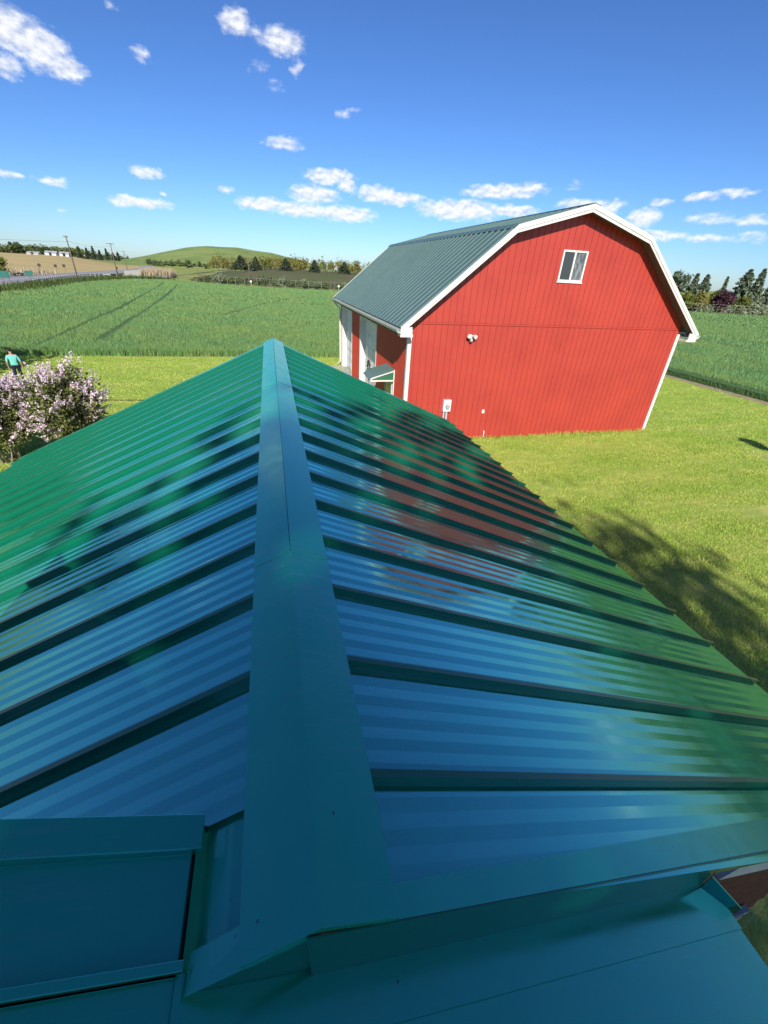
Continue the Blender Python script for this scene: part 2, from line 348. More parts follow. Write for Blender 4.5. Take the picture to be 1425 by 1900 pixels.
def decid(name, label, cat, loc, h, rx, rz, leafmat, seed, nclump=40, nleaf=2400, leaf=.16, bark='bark', trunk_r=None, group=None, stems=1, base=None, clump=.32, ry=None):
    rng = np.random.default_rng(seed); rd = random.Random(seed)
    root = empty(name, loc); tag(root, label, cat, group)
    cz = h - rz
    P, C = crown_points(rng, (0, 0, cz), (rx, ry or rx, rz), nclump, nleaf, clump=clump)
    P = P[P[:, 2] > (.05 if base is None else base)]
    V, F = leaf_quads(P, leaf, rng)
    npmesh('crown', V, F, M[leafmat], root)
    mb = MB(); tr = trunk_r or h * .022
    for s in range(stems):
        ox, oy = (rd.uniform(-.3, .3) * rx * .4, rd.uniform(-.3, .3) * rx * .4) if stems > 1 else (0, 0)
        top = (ox * 2, oy * 2, cz + rz * .35)
        mb.tube([(ox * .5, oy * .5, -.05), (ox, oy, cz * .4), (ox * 1.5, oy * 1.5, cz), top], [tr * 1.25, tr, tr * .75, tr * .2], 8)
        idx = list(range(nclump)); rd.shuffle(idx)
        for i in idx[:max(5, 12 // stems)]:
            e = Vector(C[i]); z0 = max(.2 * h, min(cz, e.z - .25 * h))
            st = Vector((ox, oy, z0)); mid = st.lerp(e, .55) + Vector((0, 0, .06 * h))
            mb.tube([st, mid, e], [tr * .45, tr * .28, tr * .08], 5)
    mb.build('trunk', M[bark], root, smooth=True)
    return root
def conifer(name, label, loc, h, r, leafmat, seed, n=2600, leaf=.22, group=None, base=.06, levels=16, rag=.25, lean=0.0):
    rng = np.random.default_rng(seed)
    root = empty(name, loc); tag(root, label, 'tree', group)
    pts = []; mb = MB()
    mb.tube([(0, 0, -.05), (0, 0, h * .5), (lean * .5, 0, h * .97)], [h * .02, h * .013, .015], 7)
    per = n // (levels * 9)
    for k in range(levels):
        t = k / (levels - 1); z = h * (base + (1 - base) * t * .97)
        rl = r * (1 - t) ** .85 * rng.uniform(1 - rag, 1 + rag) + .06 * r
        nb = 9
        for j in range(nb):
            a = 2 * math.pi * (j + rng.uniform(-.35, .35)) / nb + k * .7
            ln = rl * rng.uniform(1 - rag, 1.1)
            e = np.array([math.cos(a) * ln + lean * t * .5, math.sin(a) * ln, z + ln * rng.uniform(-.05, .22)])
            s = np.array([lean * t * .5, 0, z])
            w = rng.uniform(.15, 1, per) ** .7
            p = s + (e - s) * w[:, None] + rng.normal(size=(per, 3)) * np.array([.11, .11, .07]) * (rl * .8 + .2)
            pts.append(p)
            if j % 2 == 0: mb.tube([s, e], [h * .004, .004], 4, cap=False)
    P = np.concatenate(pts); P = P[P[:, 2] > .05]
    V, F = leaf_quads(P, leaf, rng, aspect=2.2, up=.1)
    npmesh('crown', V, F, M[leafmat], root)
    mb.build('trunk', M['bark'], root, smooth=True)
    return root
def sheet(name, pts, z, material, kind='structure'):
    mb = MB(); mb.add([(x, y, z) for x, y in pts], [tuple(range(len(pts)))])
    o = mb.build(name, material); o['kind'] = kind
    # triangulate concave polygons properly
    bm = bmesh.new(); bm.from_mesh(o.data); bmesh.ops.triangulate(bm, faces=bm.faces[:]); bm.normal_update()
    for f in bm.faces:
        if f.normal.z < 0: f.normal_flip()
    bm.to_mesh(o.data); bm.free()
    return o
def strip(name, pts, w, z, material, kind='structure'):
    """a ribbon of width w (number or list) along a poly-line"""
    mb = MB(); n = len(pts); L_ = []; R_ = []
    for i, p in enumerate(pts):
        a = Vector(pts[max(i - 1, 0)]); b = Vector(pts[min(i + 1, n - 1)])
        d = (b - a).normalized(); nrm = Vector((-d.y, d.x)); ww = w[i] if hasattr(w, '__len__') else w
        L_.append(Vector(p) + nrm * ww / 2); R_.append(Vector(p) - nrm * ww / 2)
    zz = z if hasattr(z, '__len__') else [z] * n
    for i in range(n - 1):
        mb.quad((*R_[i], zz[i]), (*R_[i + 1], zz[i + 1]), (*L_[i + 1], zz[i + 1]), (*L_[i], zz[i]))
    o = mb.build(name, material); o['kind'] = kind
    return o
def in_poly(x, y, poly):
    inside = np.zeros(len(x), bool); j = len(poly) - 1
    for i in range(len(poly)):
        xi, yi = poly[i]; xj, yj = poly[j]
        c = ((yi > y) != (yj > y)) & (x < (xj - xi) * (y - yi) / (yj - yi + 1e-12) + xi)
        inside ^= c; j = i
    return inside
def smooth_line(pts, n=8):
    """Catmull-Rom through 2-D points"""
    out = []
    P = [pts[0]] + list(pts) + [pts[-1]]
    for i in range(1, len(P) - 2):
        p0, p1, p2, p3 = [np.array(q, float) for q in P[i - 1:i + 3]]
        for k in range(n):
            t = k / n
            out.append(tuple(.5 * ((2 * p1) + (-p0 + p2) * t + (2 * p0 - 5 * p1 + 4 * p2 - p3) * t * t + (-p0 + 3 * p1 - 3 * p2 + p3) * t ** 3)))
    out.append(tuple(pts[-1]))
    return out

# ================================================================== SETTING
sheet('ground', [(-3000, -600), (3000, -600), (3000, 4500), (-3000, 4500)], 0.0, M['ground'])
LAWN = [(-45, -30), (27.4, -30), (27.4, 31.6), (-45, 31.6)]
sheet('lawn', LAWN, 0.004, M['lawn'])

# ---- wheat field (crop stands round two sides of the yard)
FIELD = [(27.5, -30), (160, -30), (131, 87.5), (109.5, 97.5), (17, 131), (-7, 136.5), (-21, 150), (-30, 158), (-39, 150), (-42, 119), (-41, 100), (-38.5, 82), (-33, 60), (-30, 31.7), (27.5, 31.7)]
TRACKS = [smooth_line(t, 10) for t in (
    [(-15.0, 33), (-15.7, 40.8), (-16.6, 49.2), (-17.4, 60.2), (-20.7, 86.4), (-23.9, 112.7), (-27, 135)],
    [(-12.2, 36), (-12.7, 41.8), (-13.5, 49.8), (-14.2, 57.9), (-16.3, 78.5), (-19.6, 106.9), (-23, 132)],
    [(-5.5, 56), (-3.8, 62.4), (-.8, 75.7), (7.3, 98.4), (13, 108)])]
def track_dist(x, y):
    d = np.full(len(x), 9.0)
    for tr in TRACKS:
        for (ax, ay), (bx_, by_) in zip(tr[:-1], tr[1:]):
            vx, vy = bx_ - ax, by_ - ay
            t = np.clip(((x - ax) * vx + (y - ay) * vy) / (vx * vx + vy * vy), 0, 1)
            d = np.minimum(d, np.hypot(x - ax - t * vx, y - ay - t * vy))
    return d
def build_field():
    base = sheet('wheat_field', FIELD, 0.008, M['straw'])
    # the body of the crop: a thick mat a little lower than the blade tips
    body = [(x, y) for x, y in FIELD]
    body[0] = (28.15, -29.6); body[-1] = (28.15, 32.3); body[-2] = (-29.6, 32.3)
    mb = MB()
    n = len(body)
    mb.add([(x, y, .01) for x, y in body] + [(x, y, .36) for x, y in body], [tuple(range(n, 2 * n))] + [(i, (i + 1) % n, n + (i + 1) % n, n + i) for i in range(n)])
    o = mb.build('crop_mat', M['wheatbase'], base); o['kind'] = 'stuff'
    bm = bmesh.new(); bm.from_mesh(o.data); bmesh.ops.triangulate(bm, faces=[f for f in bm.faces if len(f.verts) > 4]); bm.to_mesh(o.data); bm.free()
    rng = np.random.default_rng(3)
    Vs = []
    def blades(x0, x1, y0, y1, dens, hgt, wid):
        n = int((x1 - x0) * (y1 - y0) * dens)
        x = rng.uniform(x0, x1, n); y = rng.uniform(y0, y1, n)
        k = in_poly(x, y, FIELD) & (track_dist(x, y) > .27 + .07 * np.sin(y * .21 + x) + rng.uniform(-.07, .07, n))
        k &= ~((x > 1.5) & (x < 29) & (y < 31.7))
        k &= ~((x < 27) & (y < 31.72 + .16 * np.sin(x * 1.7) * np.sin(x * .43 + 1) + rng.uniform(-.12, .16, n))) & ~((x > 27) & (y < 31) & (x < 27.6 + .2 * np.sin(y * 1.3) * np.sin(y * .5) + rng.uniform(-.12, .18, n)))
        x = x[k]; y = y[k]; n = len(x)
        edge = np.minimum(np.abs(y - 31.7), 9.); edge = np.where(x > 27, np.minimum(np.abs(x - 27.5), 9.), edge)
        h = hgt * rng.uniform(.82, 1.12, n) * (1 + .07 * np.sin(x * .9 + 2 * np.sin(y * .31)) * np.sin(y * .7))
        z0 = np.where(edge < .9, .01, .2)
        a = rng.uniform(0, 2 * np.pi, n); w = wid * rng.uniform(.6, 1.4, n) * .5
        dx = np.cos(a) * w; dy = np.sin(a) * w
        ln = h * rng.uniform(.05, .38, n); b = rng.uniform(0, 2 * np.pi, n)
        V = np.stack([np.c_[x - dx, y - dy, z0], np.c_[x + dx, y + dy, z0], np.c_[x + np.cos(b) * ln, y + np.sin(b) * ln, h]], 1)
        Vs.append(V.reshape(-1, 3))
    blades(-30, 27.6, 31.5, 34, 260, .56, .035)
    blades(-30, 28, 34, 48, 170, .56, .036)
    blades(-36, 24, 48, 75, 75, .57, .06)
    blades(-43, 24, 75, 160, 24, .6, .11)
    blades(27.45, 32, 8, 36, 220, .56, .035)
    blades(32, 48, 14, 50, 120, .56, .042)
    blades(48, 80, 20, 75, 40, .57, .075)
    blades(80, 150, 30, 100, 9, .6, .18)
    blades(27.5, 28.4, 8, 33, 900, .50, .03)
    blades(-20, 27.6, 31.6, 32.5, 500, .52, .03)
    V = np.concatenate(Vs)
    o = npmesh('wheat_crop', V, np.arange(len(V)).reshape(-1, 3), M['wheat'])
    tag(o, 'dense knee high green wheat filling the field behind the yard and barn', 'crop', kind='stuff')
build_field()
strip('field_edge', [(27.42, -30), (27.42, 31.6)], .5, .012, M['straw'])

def build_lawn_blades():
    rng = np.random.default_rng(11)
    Vs = []
    def blades(poly, dens, hgt, wid):
        xs = [p[0] for p in poly]; ys = [p[1] for p in poly]
        n = int((max(xs) - min(xs)) * (max(ys) - min(ys)) * dens)
        x = rng.uniform(min(xs), max(xs), n); y = rng.uniform(min(ys), max(ys), n)
        k = in_poly(x, y, poly)
        k &= ~((x > 4.3) & (x < 15.9) & (y > 14.345) & (y < 29.3)) & ~((x > -4.4) & (x < 3.5) & (y < 8.2))
        k &= ~(np.hypot((x - 13.6) / 1.1, (y - 7.4) / .6) < rng.uniform(.5, 1.1, n))
        x = x[k]; y = y[k]; n = len(x)
        h = hgt * rng.uniform(.5, 1.2, n) * (1 + .35 * np.sin(y * 2.6 + .5 * x) * np.sin(x * .9))
        a = rng.uniform(0, 2 * np.pi, n); w = wid * rng.uniform(.6, 1.4, n) * .5
        dx = np.cos(a) * w; dy = np.sin(a) * w; b = rng.uniform(0, 2 * np.pi, n); ln = h * rng.uniform(.2, 1.1, n)
        V = np.stack([np.c_[x - dx, y - dy, np.full(n, .002)], np.c_[x + dx, y + dy, np.full(n, .002)], np.c_[x + np.cos(b) * ln, y + np.sin(b) * ln, h]], 1)
        Vs.append(V.reshape(-1, 3))
    blades([(5.5, 1.5), (13, 5), (18, 9), (18, 14.3), (5.5, 14.3)], 1500, .055, .016)
    blades([(15.8, 11), (20, 11), (27.3, 17), (27.3, 27), (15.8, 27)], 700, .06, .024)
    blades([(4.3, 14.12), (15.9, 14.12), (15.9, 14.33), (4.3, 14.33)], 900, .17, .02)
    blades([(15.76, 14.2), (15.95, 14.2), (15.95, 29), (15.76, 29)], 500, .17, .02)
    blades([(-14, 11), (5, 11), (5, 20), (-14, 20)], 500, .06, .024)
    blades([(-18, 20), (5, 20), (5, 31.6), (-18, 31.6)], 420, .065, .03)
    V = np.concatenate(Vs)
    o = npmesh('lawn_grass', V, np.arange(len(V)).reshape(-1, 3), M['lawnblade'])
    tag(o, 'short mown yellow green lawn grass around the shed and barn', 'grass', kind='stuff')
build_lawn_blades()

# ---- far ground: road, verge, stubble, embankment, hills
ROAD = smooth_line([(-44, 40), (-52, 85), (-56, 118), (-60, 150), (-62.5, 190), (-66, 240), (-72, 310), (-88, 400), (-113, 500), (-150, 610), (-205, 730)], 6)
strip('verge', [(x + 7, y) for x, y in ROAD[:36]], 22, .010, M['verge'])
strip('road', ROAD, 11.5, .10, M['asphalt'])
strip('road_edge_line', [(x + 5.0, y) for x, y in ROAD[:40]], .35, .108, M['paint'])
strip('road_centre_line', [(x, y) for x, y in ROAD[:40]], .3, .108, M['paint'])
strip('field_lane', smooth_line([(-50.5, 128), (-49, 150), (-44.5, 166), (-37, 165), (-28, 156), (-21, 152.5), (-7, 139.5), (6, 135.5), (17, 134), (60, 117.5), (109.5, 100), (131, 90), (160, 76)], 5), 1.6, .03, M['concrete'])
def build_terrain():
    # embankment carrying the far trees
    V = []; F = []
    xs = np.linspace(-40, 120, 60); ys = np.array([148, 155, 163, 172, 181, 189, 196, 204, 240, 300, 380, 470, 520])
    rng = np.random.default_rng(2)
    for y in ys:
        for x in xs:
            s = min(max((y - 150 + (x - 17) * .25) / 45, 0), 1); s = s * s * (3 - 2 * s)
            left = min(max((x + 30) / 32, 0), 1); left = left * left * (3 - 2 * left)
            back = 1 - min(max((y - 420) / 90, 0), 1)
            V.append((x, y, (4.0 * s * left * back) + (rng.uniform(-.12, .12) if 0 < s else 0) - (.3 if s <= 0 or back <= 0 else 0)))
    nx = len(xs)
    for j in range(len(ys) - 1):
        for i in range(nx - 1):
            F.append((j * nx + i, j * nx + i + 1, (j + 1) * nx + i + 1, (j + 1) * nx + i))
    o = npmesh('embankment', V, F, M['embank_shaded'], smooth=True); o['kind'] = 'structure'
    # grassy hill
    def hill(name, x0, x1, y0, y1, fn, material):
        V = []; F = []; xs = np.linspace(x0, x1, 70); ys = np.linspace(y0, y1, 26)
        for y in ys:
            for x in xs: V.append((x, y, fn(x, y)))
        nx = len(xs)
        for j in range(len(ys) - 1):
            for i in range(nx - 1): F.append((j * nx + i, j * nx + i + 1, (j + 1) * nx + i + 1, (j + 1) * nx + i))
        o = npmesh(name, V, F, material, smooth=True); o['kind'] = 'structure'
    px_ = np.array([-230, -169, -135, -104, -73, -38, 5, 49, 87, 140]); pz = np.array([0, 3.5, 13.5, 21.3, 24.6, 24.7, 21.3, 13.9, 5.5, 0])
    def f1(x, y):
        s = min(max((y - 500) / 190, 0), 1); s = s ** .8; b = 1 - min(max((y - 740) / 160, 0), 1) ** 2
        return float(np.interp(x, px_, pz)) * s * b + .25 * math.sin(x * .13) * s - .4 * (s == 0 or b == 0)
    hill('grass_hill', -230, 140, 500, 900, f1, M['hill'])
    qx = np.array([-420, -306, -279, -263, -237, -215, -190, -160]); qz = np.array([3, 7, 8, 7.2, 5, 3.5, 2, 0])
    def f2(x, y):
        s = min(max((y - 560) / 80, 0), 1); b = 1 - min(max((y - 700) / 100, 0), 1)
        return float(np.interp(x, qx, qz)) * s * b - .3 * (s == 0 or b == 0)
    hill('wooded_ridge', -420, -160, 560, 800, f2, M['verge'])
build_terrain()
def build_stubble():
    sm = lambda t: (lambda c: c * c * (3 - 2 * c))(min(max(t, 0), 1))
    ys = np.linspace(112, 480, 40); V = []; F = []; n = 30
    rx = [p[0] for p in ROAD]; ry = [p[1] for p in ROAD]
    for y in ys:
        x1 = float(np.interp(y, ry, rx)) - 6.5
        for i in range(n):
            x = x1 - (i / (n - 1)) ** 1.5 * 320
            V.append((x, y, .012 + 4.6 * sm((y - 170) / 260) * sm((x1 - x - 3) / 55) - (.3 if y > 479 else 0)))
    for j in range(len(ys) - 1):
        for i in range(n - 1): F.append((j * n + i, (j + 1) * n + i, (j + 1) * n + i + 1, j * n + i + 1))
    F = [f[::-1] for f in F]
    o = npmesh('stubble_field', V, F, M['stubble'], smooth=True); o['kind'] = 'structure'
build_stubble()

# ================================================================== FOREGROUND SHED
ZR = 4.4515; TP = 0.4438; SL = math.atan(TP); S = 0.406
WR = 3.66; WL = 4.60; Y_FAR = 8.27
def SP(side, d, y, n=0.0):
    return (side * (d + n * math.sin(SL)), y, ZR - d * TP + n * math.cos(SL))
PAN = -.034
ZIG = [(0, 0), (.022, 0), (.048, .0019), (.088, .0003), (.126, .0020), (.164, .0002), (.203, .0017), (.242, .0002), (.280, .0020), (.320, .0003), (.358, .0016), (.384, 0), (.406, 0)]
def build_shed():
    root = empty('metal_roofed_shed', (0, 0, 0))
    tag(root, 'long low shed with a glossy green standing seam metal roof in the foreground', 'shed')
    def prof(u0, u1):
        pts = [(u0, float(np.interp(u0, [a for a, _ in ZIG], [b for _, b in ZIG])))]
        pts += [p for p in ZIG if u0 < p[0] < u1]
        pts.append((u1, float(np.interp(u1, [a for a, _ in ZIG], [b for _, b in ZIG]))))
        return pts
    def panel_mesh(side, d0, d1, u0, u1, flat=False):
        pr = prof(u0, u1) if not flat else [(u0, 0), (u1, 0)]
        mb = MB(); seg = 6
        for k in range(seg):
            a = d0 + (d1 - d0) * k / seg; b = d0 + (d1 - d0) * (k + 1) / seg
            for (p, hp), (q, hq) in zip(pr[:-1], pr[1:]):
                q_ = [SP(side, a, p, PAN + hp), SP(side, b, p, PAN + hp), SP(side, b, q, PAN + hq), SP(side, a, q, PAN + hq)]
                mb.quad(*(q_ if side > 0 else q_[::-1]))
        # turned-down drip edge at the eave
        for (p, hp), (q, hq) in zip(pr[:-1], pr[1:]):
            a = SP(side, d1, p, PAN + hp); b = SP(side, d1, q, PAN + hq); c = SP(side, d1, q, PAN - .03); d = SP(side, d1, p, PAN - .03)
            mb.quad(a, d, c, b) if side > 0 else mb.quad(b, c, d, a)
        return mb.mesh('roof_panel', M['roof'])
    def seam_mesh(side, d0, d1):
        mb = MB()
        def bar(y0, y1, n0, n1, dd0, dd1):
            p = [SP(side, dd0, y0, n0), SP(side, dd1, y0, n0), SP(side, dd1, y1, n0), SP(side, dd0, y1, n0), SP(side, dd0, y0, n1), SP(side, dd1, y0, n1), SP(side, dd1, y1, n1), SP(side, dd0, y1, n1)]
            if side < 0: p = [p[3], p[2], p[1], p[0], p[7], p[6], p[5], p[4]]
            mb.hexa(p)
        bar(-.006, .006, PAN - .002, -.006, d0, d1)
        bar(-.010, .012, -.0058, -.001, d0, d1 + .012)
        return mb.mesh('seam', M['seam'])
    near = 6.29 - 14 * S
    for side, W, y_near in ((1, WR, .31), (-1, WL, .60)):
        full = panel_mesh(side, .09, W, 0, S)
        for k in range(18):
            link('roof_panel', full, root, (0, near + k * S, 0))
        link('roof_panel', panel_mesh(side, .09, W, 0, Y_FAR - (near + 18 * S)), root, (0, near + 18 * S, 0))
        if side > 0:
            link('roof_panel', panel_mesh(side, .09, W, S - (near - y_near), S), root, (0, near - S, 0))
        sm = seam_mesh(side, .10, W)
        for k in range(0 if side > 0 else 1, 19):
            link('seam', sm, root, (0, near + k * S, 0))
        # deck under the sheets, far rake trim, eave board
        mb = MB()
        p = [SP(side, 0.02, .62 if side < 0 else .36, -.14), SP(side, W - .03, .62 if side < 0 else .42, -.14), SP(side, W - .03, Y_FAR - .02, -.14), SP(side, 0.02, Y_FAR - .02, -.14)]
        p += [SP(side, 0.02, .62 if side < 0 else .36, -.05), SP(side, W - .03, .62 if side < 0 else .42, -.05), SP(side, W - .03, Y_FAR - .02, -.05), SP(side, 0.02, Y_FAR - .02, -.05)]
        mb.hexa(p if side > 0 else [p[3], p[2], p[1], p[0], p[7], p[6], p[5], p[4]])
        mb.build('roof_deck', M['shedwood'], root)
        mb = MB()
        def hx(d0, d1, y0, y1, n0, n1, m_=mb):
            p = [SP(side, d0, y0, n0), SP(side, d1, y0, n0), SP(side, d1, y1, n0), SP(side, d0, y1, n0), SP(side, d0, y0, n1), SP(side, d1, y0, n1), SP(side, d1, y1, n1), SP(side, d0, y1, n1)]
            m_.hexa(p if side > 0 else [p[3], p[2], p[1], p[0], p[7], p[6], p[5], p[4]])
        hx(.17, W + .01, Y_FAR - .07, Y_FAR + .012, PAN + .004, PAN + .012)
        hx(.17, W + .01, Y_FAR + .002, Y_FAR + .012, PAN - .10, PAN + .0038)
        mb.build('rake_trim', M['roof'], root)
    # ---- ridge cap: three lapped lengths
    for y0, y1, lift in ((.30, 1.66, .0), (1.60, 5.02, .0028), (4.96, Y_FAR + .03, .0056)):
        mb = MB(); w = .168; seg = 10
        for side in (1, -1):
            for k in range(seg):
                a = y0 + (y1 - y0) * k / seg; b = y0 + (y1 - y0) * (k + 1) / seg
                q = [SP(side, 0, a, lift), SP(side, w, a, lift), SP(side, w, b, lift), SP(side, 0, b, lift)]
                mb.quad(*(q if side > 0 else q[::-1]))
                q = [SP(side, w, a, lift), SP(side, w - .002, a, lift - .014), SP(side, w - .002, b, lift - .014), SP(side, w, b, lift)]
                mb.quad(*(q if side > 0 else q[::-1]))
            q = [SP(side, 0, y0, lift), SP(side, 0, y0 + .002, lift - .034), SP(side, w, y0 + .002, lift - .034), SP(side, w, y0, lift)]
            mb.quad(*(q if side > 0 else q[::-1]))
        mb.build('ridge_cap', M['cap'], root)
    # closure strips that fill the gap between cap and sheets
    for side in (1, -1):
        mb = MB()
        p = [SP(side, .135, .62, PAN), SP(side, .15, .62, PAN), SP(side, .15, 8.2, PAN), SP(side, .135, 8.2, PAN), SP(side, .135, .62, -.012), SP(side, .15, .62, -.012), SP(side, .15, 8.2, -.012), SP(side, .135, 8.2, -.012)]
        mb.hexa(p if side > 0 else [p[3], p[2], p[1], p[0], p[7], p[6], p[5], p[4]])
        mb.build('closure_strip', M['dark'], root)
    # ---- near right rake: top flange, drop face
    mb = MB()
    oy = lambda d: .303 + (d - .17) * .0235
    iy = lambda d: .368 + (d - .17) * .047
    ds = [.12, .8, 1.6, 2.4, 3.67]
    for a, b in zip(ds[:-1], ds[1:]):
        mb.hexa([SP(1, a, oy(a), -.028), SP(1, b, oy(b), -.028), SP(1, b, iy(b), -.042), SP(1, a, iy(a), -.042), SP(1, a, oy(a), -.0245), SP(1, b, oy(b), -.0245), SP(1, b, iy(b), -.026), SP(1, a, iy(a), -.026)])
    mb.build('rake_trim', M['cap'], root)
    mb = MB()
    def face(d0, d1, drop0, drop1, dy=.0):
        a0 = SP(1, d0, oy(d0) - .004 + dy, -.0245); a1 = SP(1, d1, oy(d1) - .004 + dy, -.0245)
        lo0 = (a0[0], a0[1], a0[2] - drop0); lo1 = (a1[0], a1[1], a1[2] - drop1)
        t = .003
        mb.hexa([lo0, lo1, (lo1[0], lo1[1] + t, lo1[2]), (lo0[0], lo0[1] + t, lo0[2]), a0, a1, (a1[0], a1[1] + t, a1[2]), (a0[0], a0[1] + t, a0[2])])
    face(-.02, 1.5, .262, .262); face(1.502, 3.67, .13, .13)
    mb.build('rake_face', M['seam'], root)
    # hemmed bottom edge of the face lying on the lower roof
    mb = MB()
    a = SP(1, -.02, oy(-.02) - .012, -.009); b = SP(1, 1.5, oy(1.5) - .012, -.009)
    mb.hexa([(a[0], a[1], a[2] - .268), (b[0], b[1], b[2] - .268), (b[0], b[1] + .008, b[2] - .268), (a[0], a[1] + .008, a[2] - .268), (a[0], a[1], a[2] - .262), (b[0], b[1], b[2] - .262), (b[0], b[1] + .008, b[2] - .262), (a[0], a[1] + .008, a[2] - .262)])
    mb.build('hem', M['cap'], root)
    # left stub of the near rake, under the cap
    mb = MB()
    p = [SP(-1, .28, .297, -.012), SP(-1, .10, .297, -.012), SP(-1, .10, .37, -.012), SP(-1, .28, .362, -.018)]
    q = [SP(-1, .28, .297, -.008), SP(-1, .10, .297, -.008), SP(-1, .10, .37, -.008), SP(-1, .28, .362, -.014)]
    mb.hexa(p + q)
    mb.build('rake_trim', M['cap'], root)
    # dark closure under the cap end, left part
    mb = MB()
    pts = [SP(-1, .275, .305, -.013), SP(-1, .012, .3045, -.013), (-.012, .3045, ZR + .0053 - .268), (-.275, .305, ZR + .122 - .268)]
    mb.add(pts + [(x, y + .003, z) for x, y, z in pts], [(3, 2, 1, 0), (4, 5, 6, 7), (0, 1, 5, 4), (1, 2, 6, 5), (2, 3, 7, 6), (3, 0, 4, 7)])
    mb.build('end_closure', M['seam'], root)
    # ---- lower right roof, in two lapped sheets
    def low(d0, d1, y0, y1, dz, nm='lower_roof_sheet'):
        mb = MB(); seg = 10
        for k in range(seg):
            a = d0 + (d1 - d0) * k / seg; b = d0 + (d1 - d0) * (k + 1) / seg
            f = lambda d, y: (d, y, ZR - d * TP + dz)
            g = lambda d, y: (d, y, ZR - d * TP + dz - .003)
            mb.hexa([g(a, y0), g(b, y0), g(b, y1), g(a, y1), f(a, y0), f(b, y0), f(b, y1), f(a, y1)])
        return mb.build(nm, M['cap'], root)
    low(-.30, 1.56, .195, .335, -.272)
    low(-.30, 1.555, -2.2, .20, -.278)
    mb = MB()          # kick-out plate where the two roofs meet at the eave
    mb.hexa([(1.49, .325, 3.52), (1.58, .235, 3.475), (1.583, .237, 3.475), (1.493, .327, 3.52), (1.49, .325, 3.62), (1.58, .235, 3.53), (1.583, .237, 3.53), (1.493, .327, 3.62)])
    mb.build('kick_out_flashing', M['roof'], root)
    # ---- near left slope: strip beside the cap, cover strip, plain sheets, seam
    mb = MB()
    for d0, d1, n0, n1 in ((.09, .225, -.062, -.052), (.225, .42, -.052, -.058)):
        q = [SP(-1, d0, .309, n0), SP(-1, d1, .309, n1), SP(-1, d1, .66, n1), SP(-1, d0, .66, n0)]
        mb.quad(*q[::-1])
    mb.build('valley_strip', M['cap'], root)
    # a second roof climbs to the left from the valley
    LP = lambda x, y, n=0.0: (x, y, 4.318 + (-.285 - x) * .44 + n)
    def lbar(x0, x1, y0, y1, n0, n1, nm, mt):
        mb = MB()
        mb.hexa([LP(x1, y0, n0), LP(x0, y0, n0), LP(x0, y1, n0), LP(x1, y1, n0), LP(x1, y0, n1), LP(x0, y0, n1), LP(x0, y1, n1), LP(x1, y1, n1)])
        return mb.build(nm, mt, root, bevel=.0015)
    lbar(-.274, -2.2, .545, .622, .012, .016, 'cover_strip', M['cap'])
    lbar(-.274, -2.2, .545, .549, -.016, .0118, 'cover_strip', M['roof'])
    lbar(-.300, -2.2, .345, .60, -.03, -.016, 'roof_panel', M['cap'])
    lbar(-.300, -2.2, -.06, .333, -.03, -.017, 'roof_panel', M['cap'])
    lbar(-.300, -2.2, -2.2, -.062, -.03, -.017, 'roof_panel', M['cap'])
    lbar(-.296, -2.2, -2.2, .60, -.042, -.031, 'underlay', M['dark'])
    lbar(-.285, -2.2, .337, .343, -.026, .0085, 'seam', M['roof'])
    lbar(-.283, -2.2, .332, .350, .0087, .013, 'seam', M['cap'])
    mb = MB(); mb.hexa([(-2.2, .604, 3.4), (-.28, .604, 4.2), (-.28, .612, 4.2), (-2.2, .612, 3.4), LP(-2.2, .604, -.016), LP(-.28, .604, -.016), LP(-.28, .612, -.016), LP(-2.2, .612, -.016)])
    mb.build('rake_face', M['roof'], root)
    # ---- walls
    ez = ZR - WR * TP
    # gable wall facing the camera: horizontal planks seen below the rake
    pl = MB(); pl.box(-.5, .5, 0, .022, 0, .17)
    z = .15; i = 0
    while z < 4.0:
        x1 = min(3.32, (ZR - .17 - z - .17) / TP)
        if x1 > 0.2:
            mb = MB(); mb.hexa([(-4.1, .47, z), (x1, .47, z), (x1, .50, z), (-4.1, .50, z), (-4.1, .485, z + .17), (x1, .485, z + .17), (x1, .50, z + .17), (-4.1, .50, z + .17)])
            mb.build('plank', M['shedwood'], root)
        z += .178
    mb = MB(); mb.prism([(-4.1, .0), (3.32, .0), (3.32, ez - .02), (0, ZR - .17), (-4.1, ZR - 4.1 * TP - .17)], lambda a, b: (a, .501, b), lambda a, b: (a, .56, b)); mb.build('wall', M['shedwood'], root)
    mb = MB(); mb.box(3.24, 3.32, .56, 8.05, 0, ez - .02); mb.build('wall', M['shedwood'], root)
    mb = MB(); mb.box(-4.12, -4.04, .56, 8.05, 0, ZR - 4.1 * TP - .17); mb.build('wall', M['shedwood'], root)
    mb = MB(); mb.prism([(-4.1, .0), (3.32, .0), (3.32, ez - .02), (0, ZR - .17), (-4.1, ZR - 4.1 * TP - .17)], lambda a, b: (a, 8.051, b), lambda a, b: (a, 8.11, b)); mb.build('wall', M['shedwood'], root)
    mb = MB(); f = lambda d, y, o: (d, y, ZR - d * TP - .165 - o)      # white fascia under the rake
    fy = lambda d: oy(d) + .006
    g_ = lambda d, y, o: (d, y, ZR - d * TP - o)
    mb.hexa([g_(1.66, fy(1.66), .30), g_(3.66, fy(3.66), .30), g_(3.66, fy(3.66) + .02, .30), g_(1.66, fy(1.66) + .02, .30), g_(1.78, fy(1.78), .152), g_(3.66, fy(3.66), .152), g_(3.66, fy(3.66) + .02, .152), g_(1.78, fy(1.78) + .02, .152)])
    mb.build('fascia', M['white'], root)
    mb = MB(); mb.box(2.72, 3.10, .43, .468, 1.35, 1.62); mb.box(2.76, 3.06, .424, .431, 1.38, 1.59)
    mb.build('wall_vent', M['grey'], root)
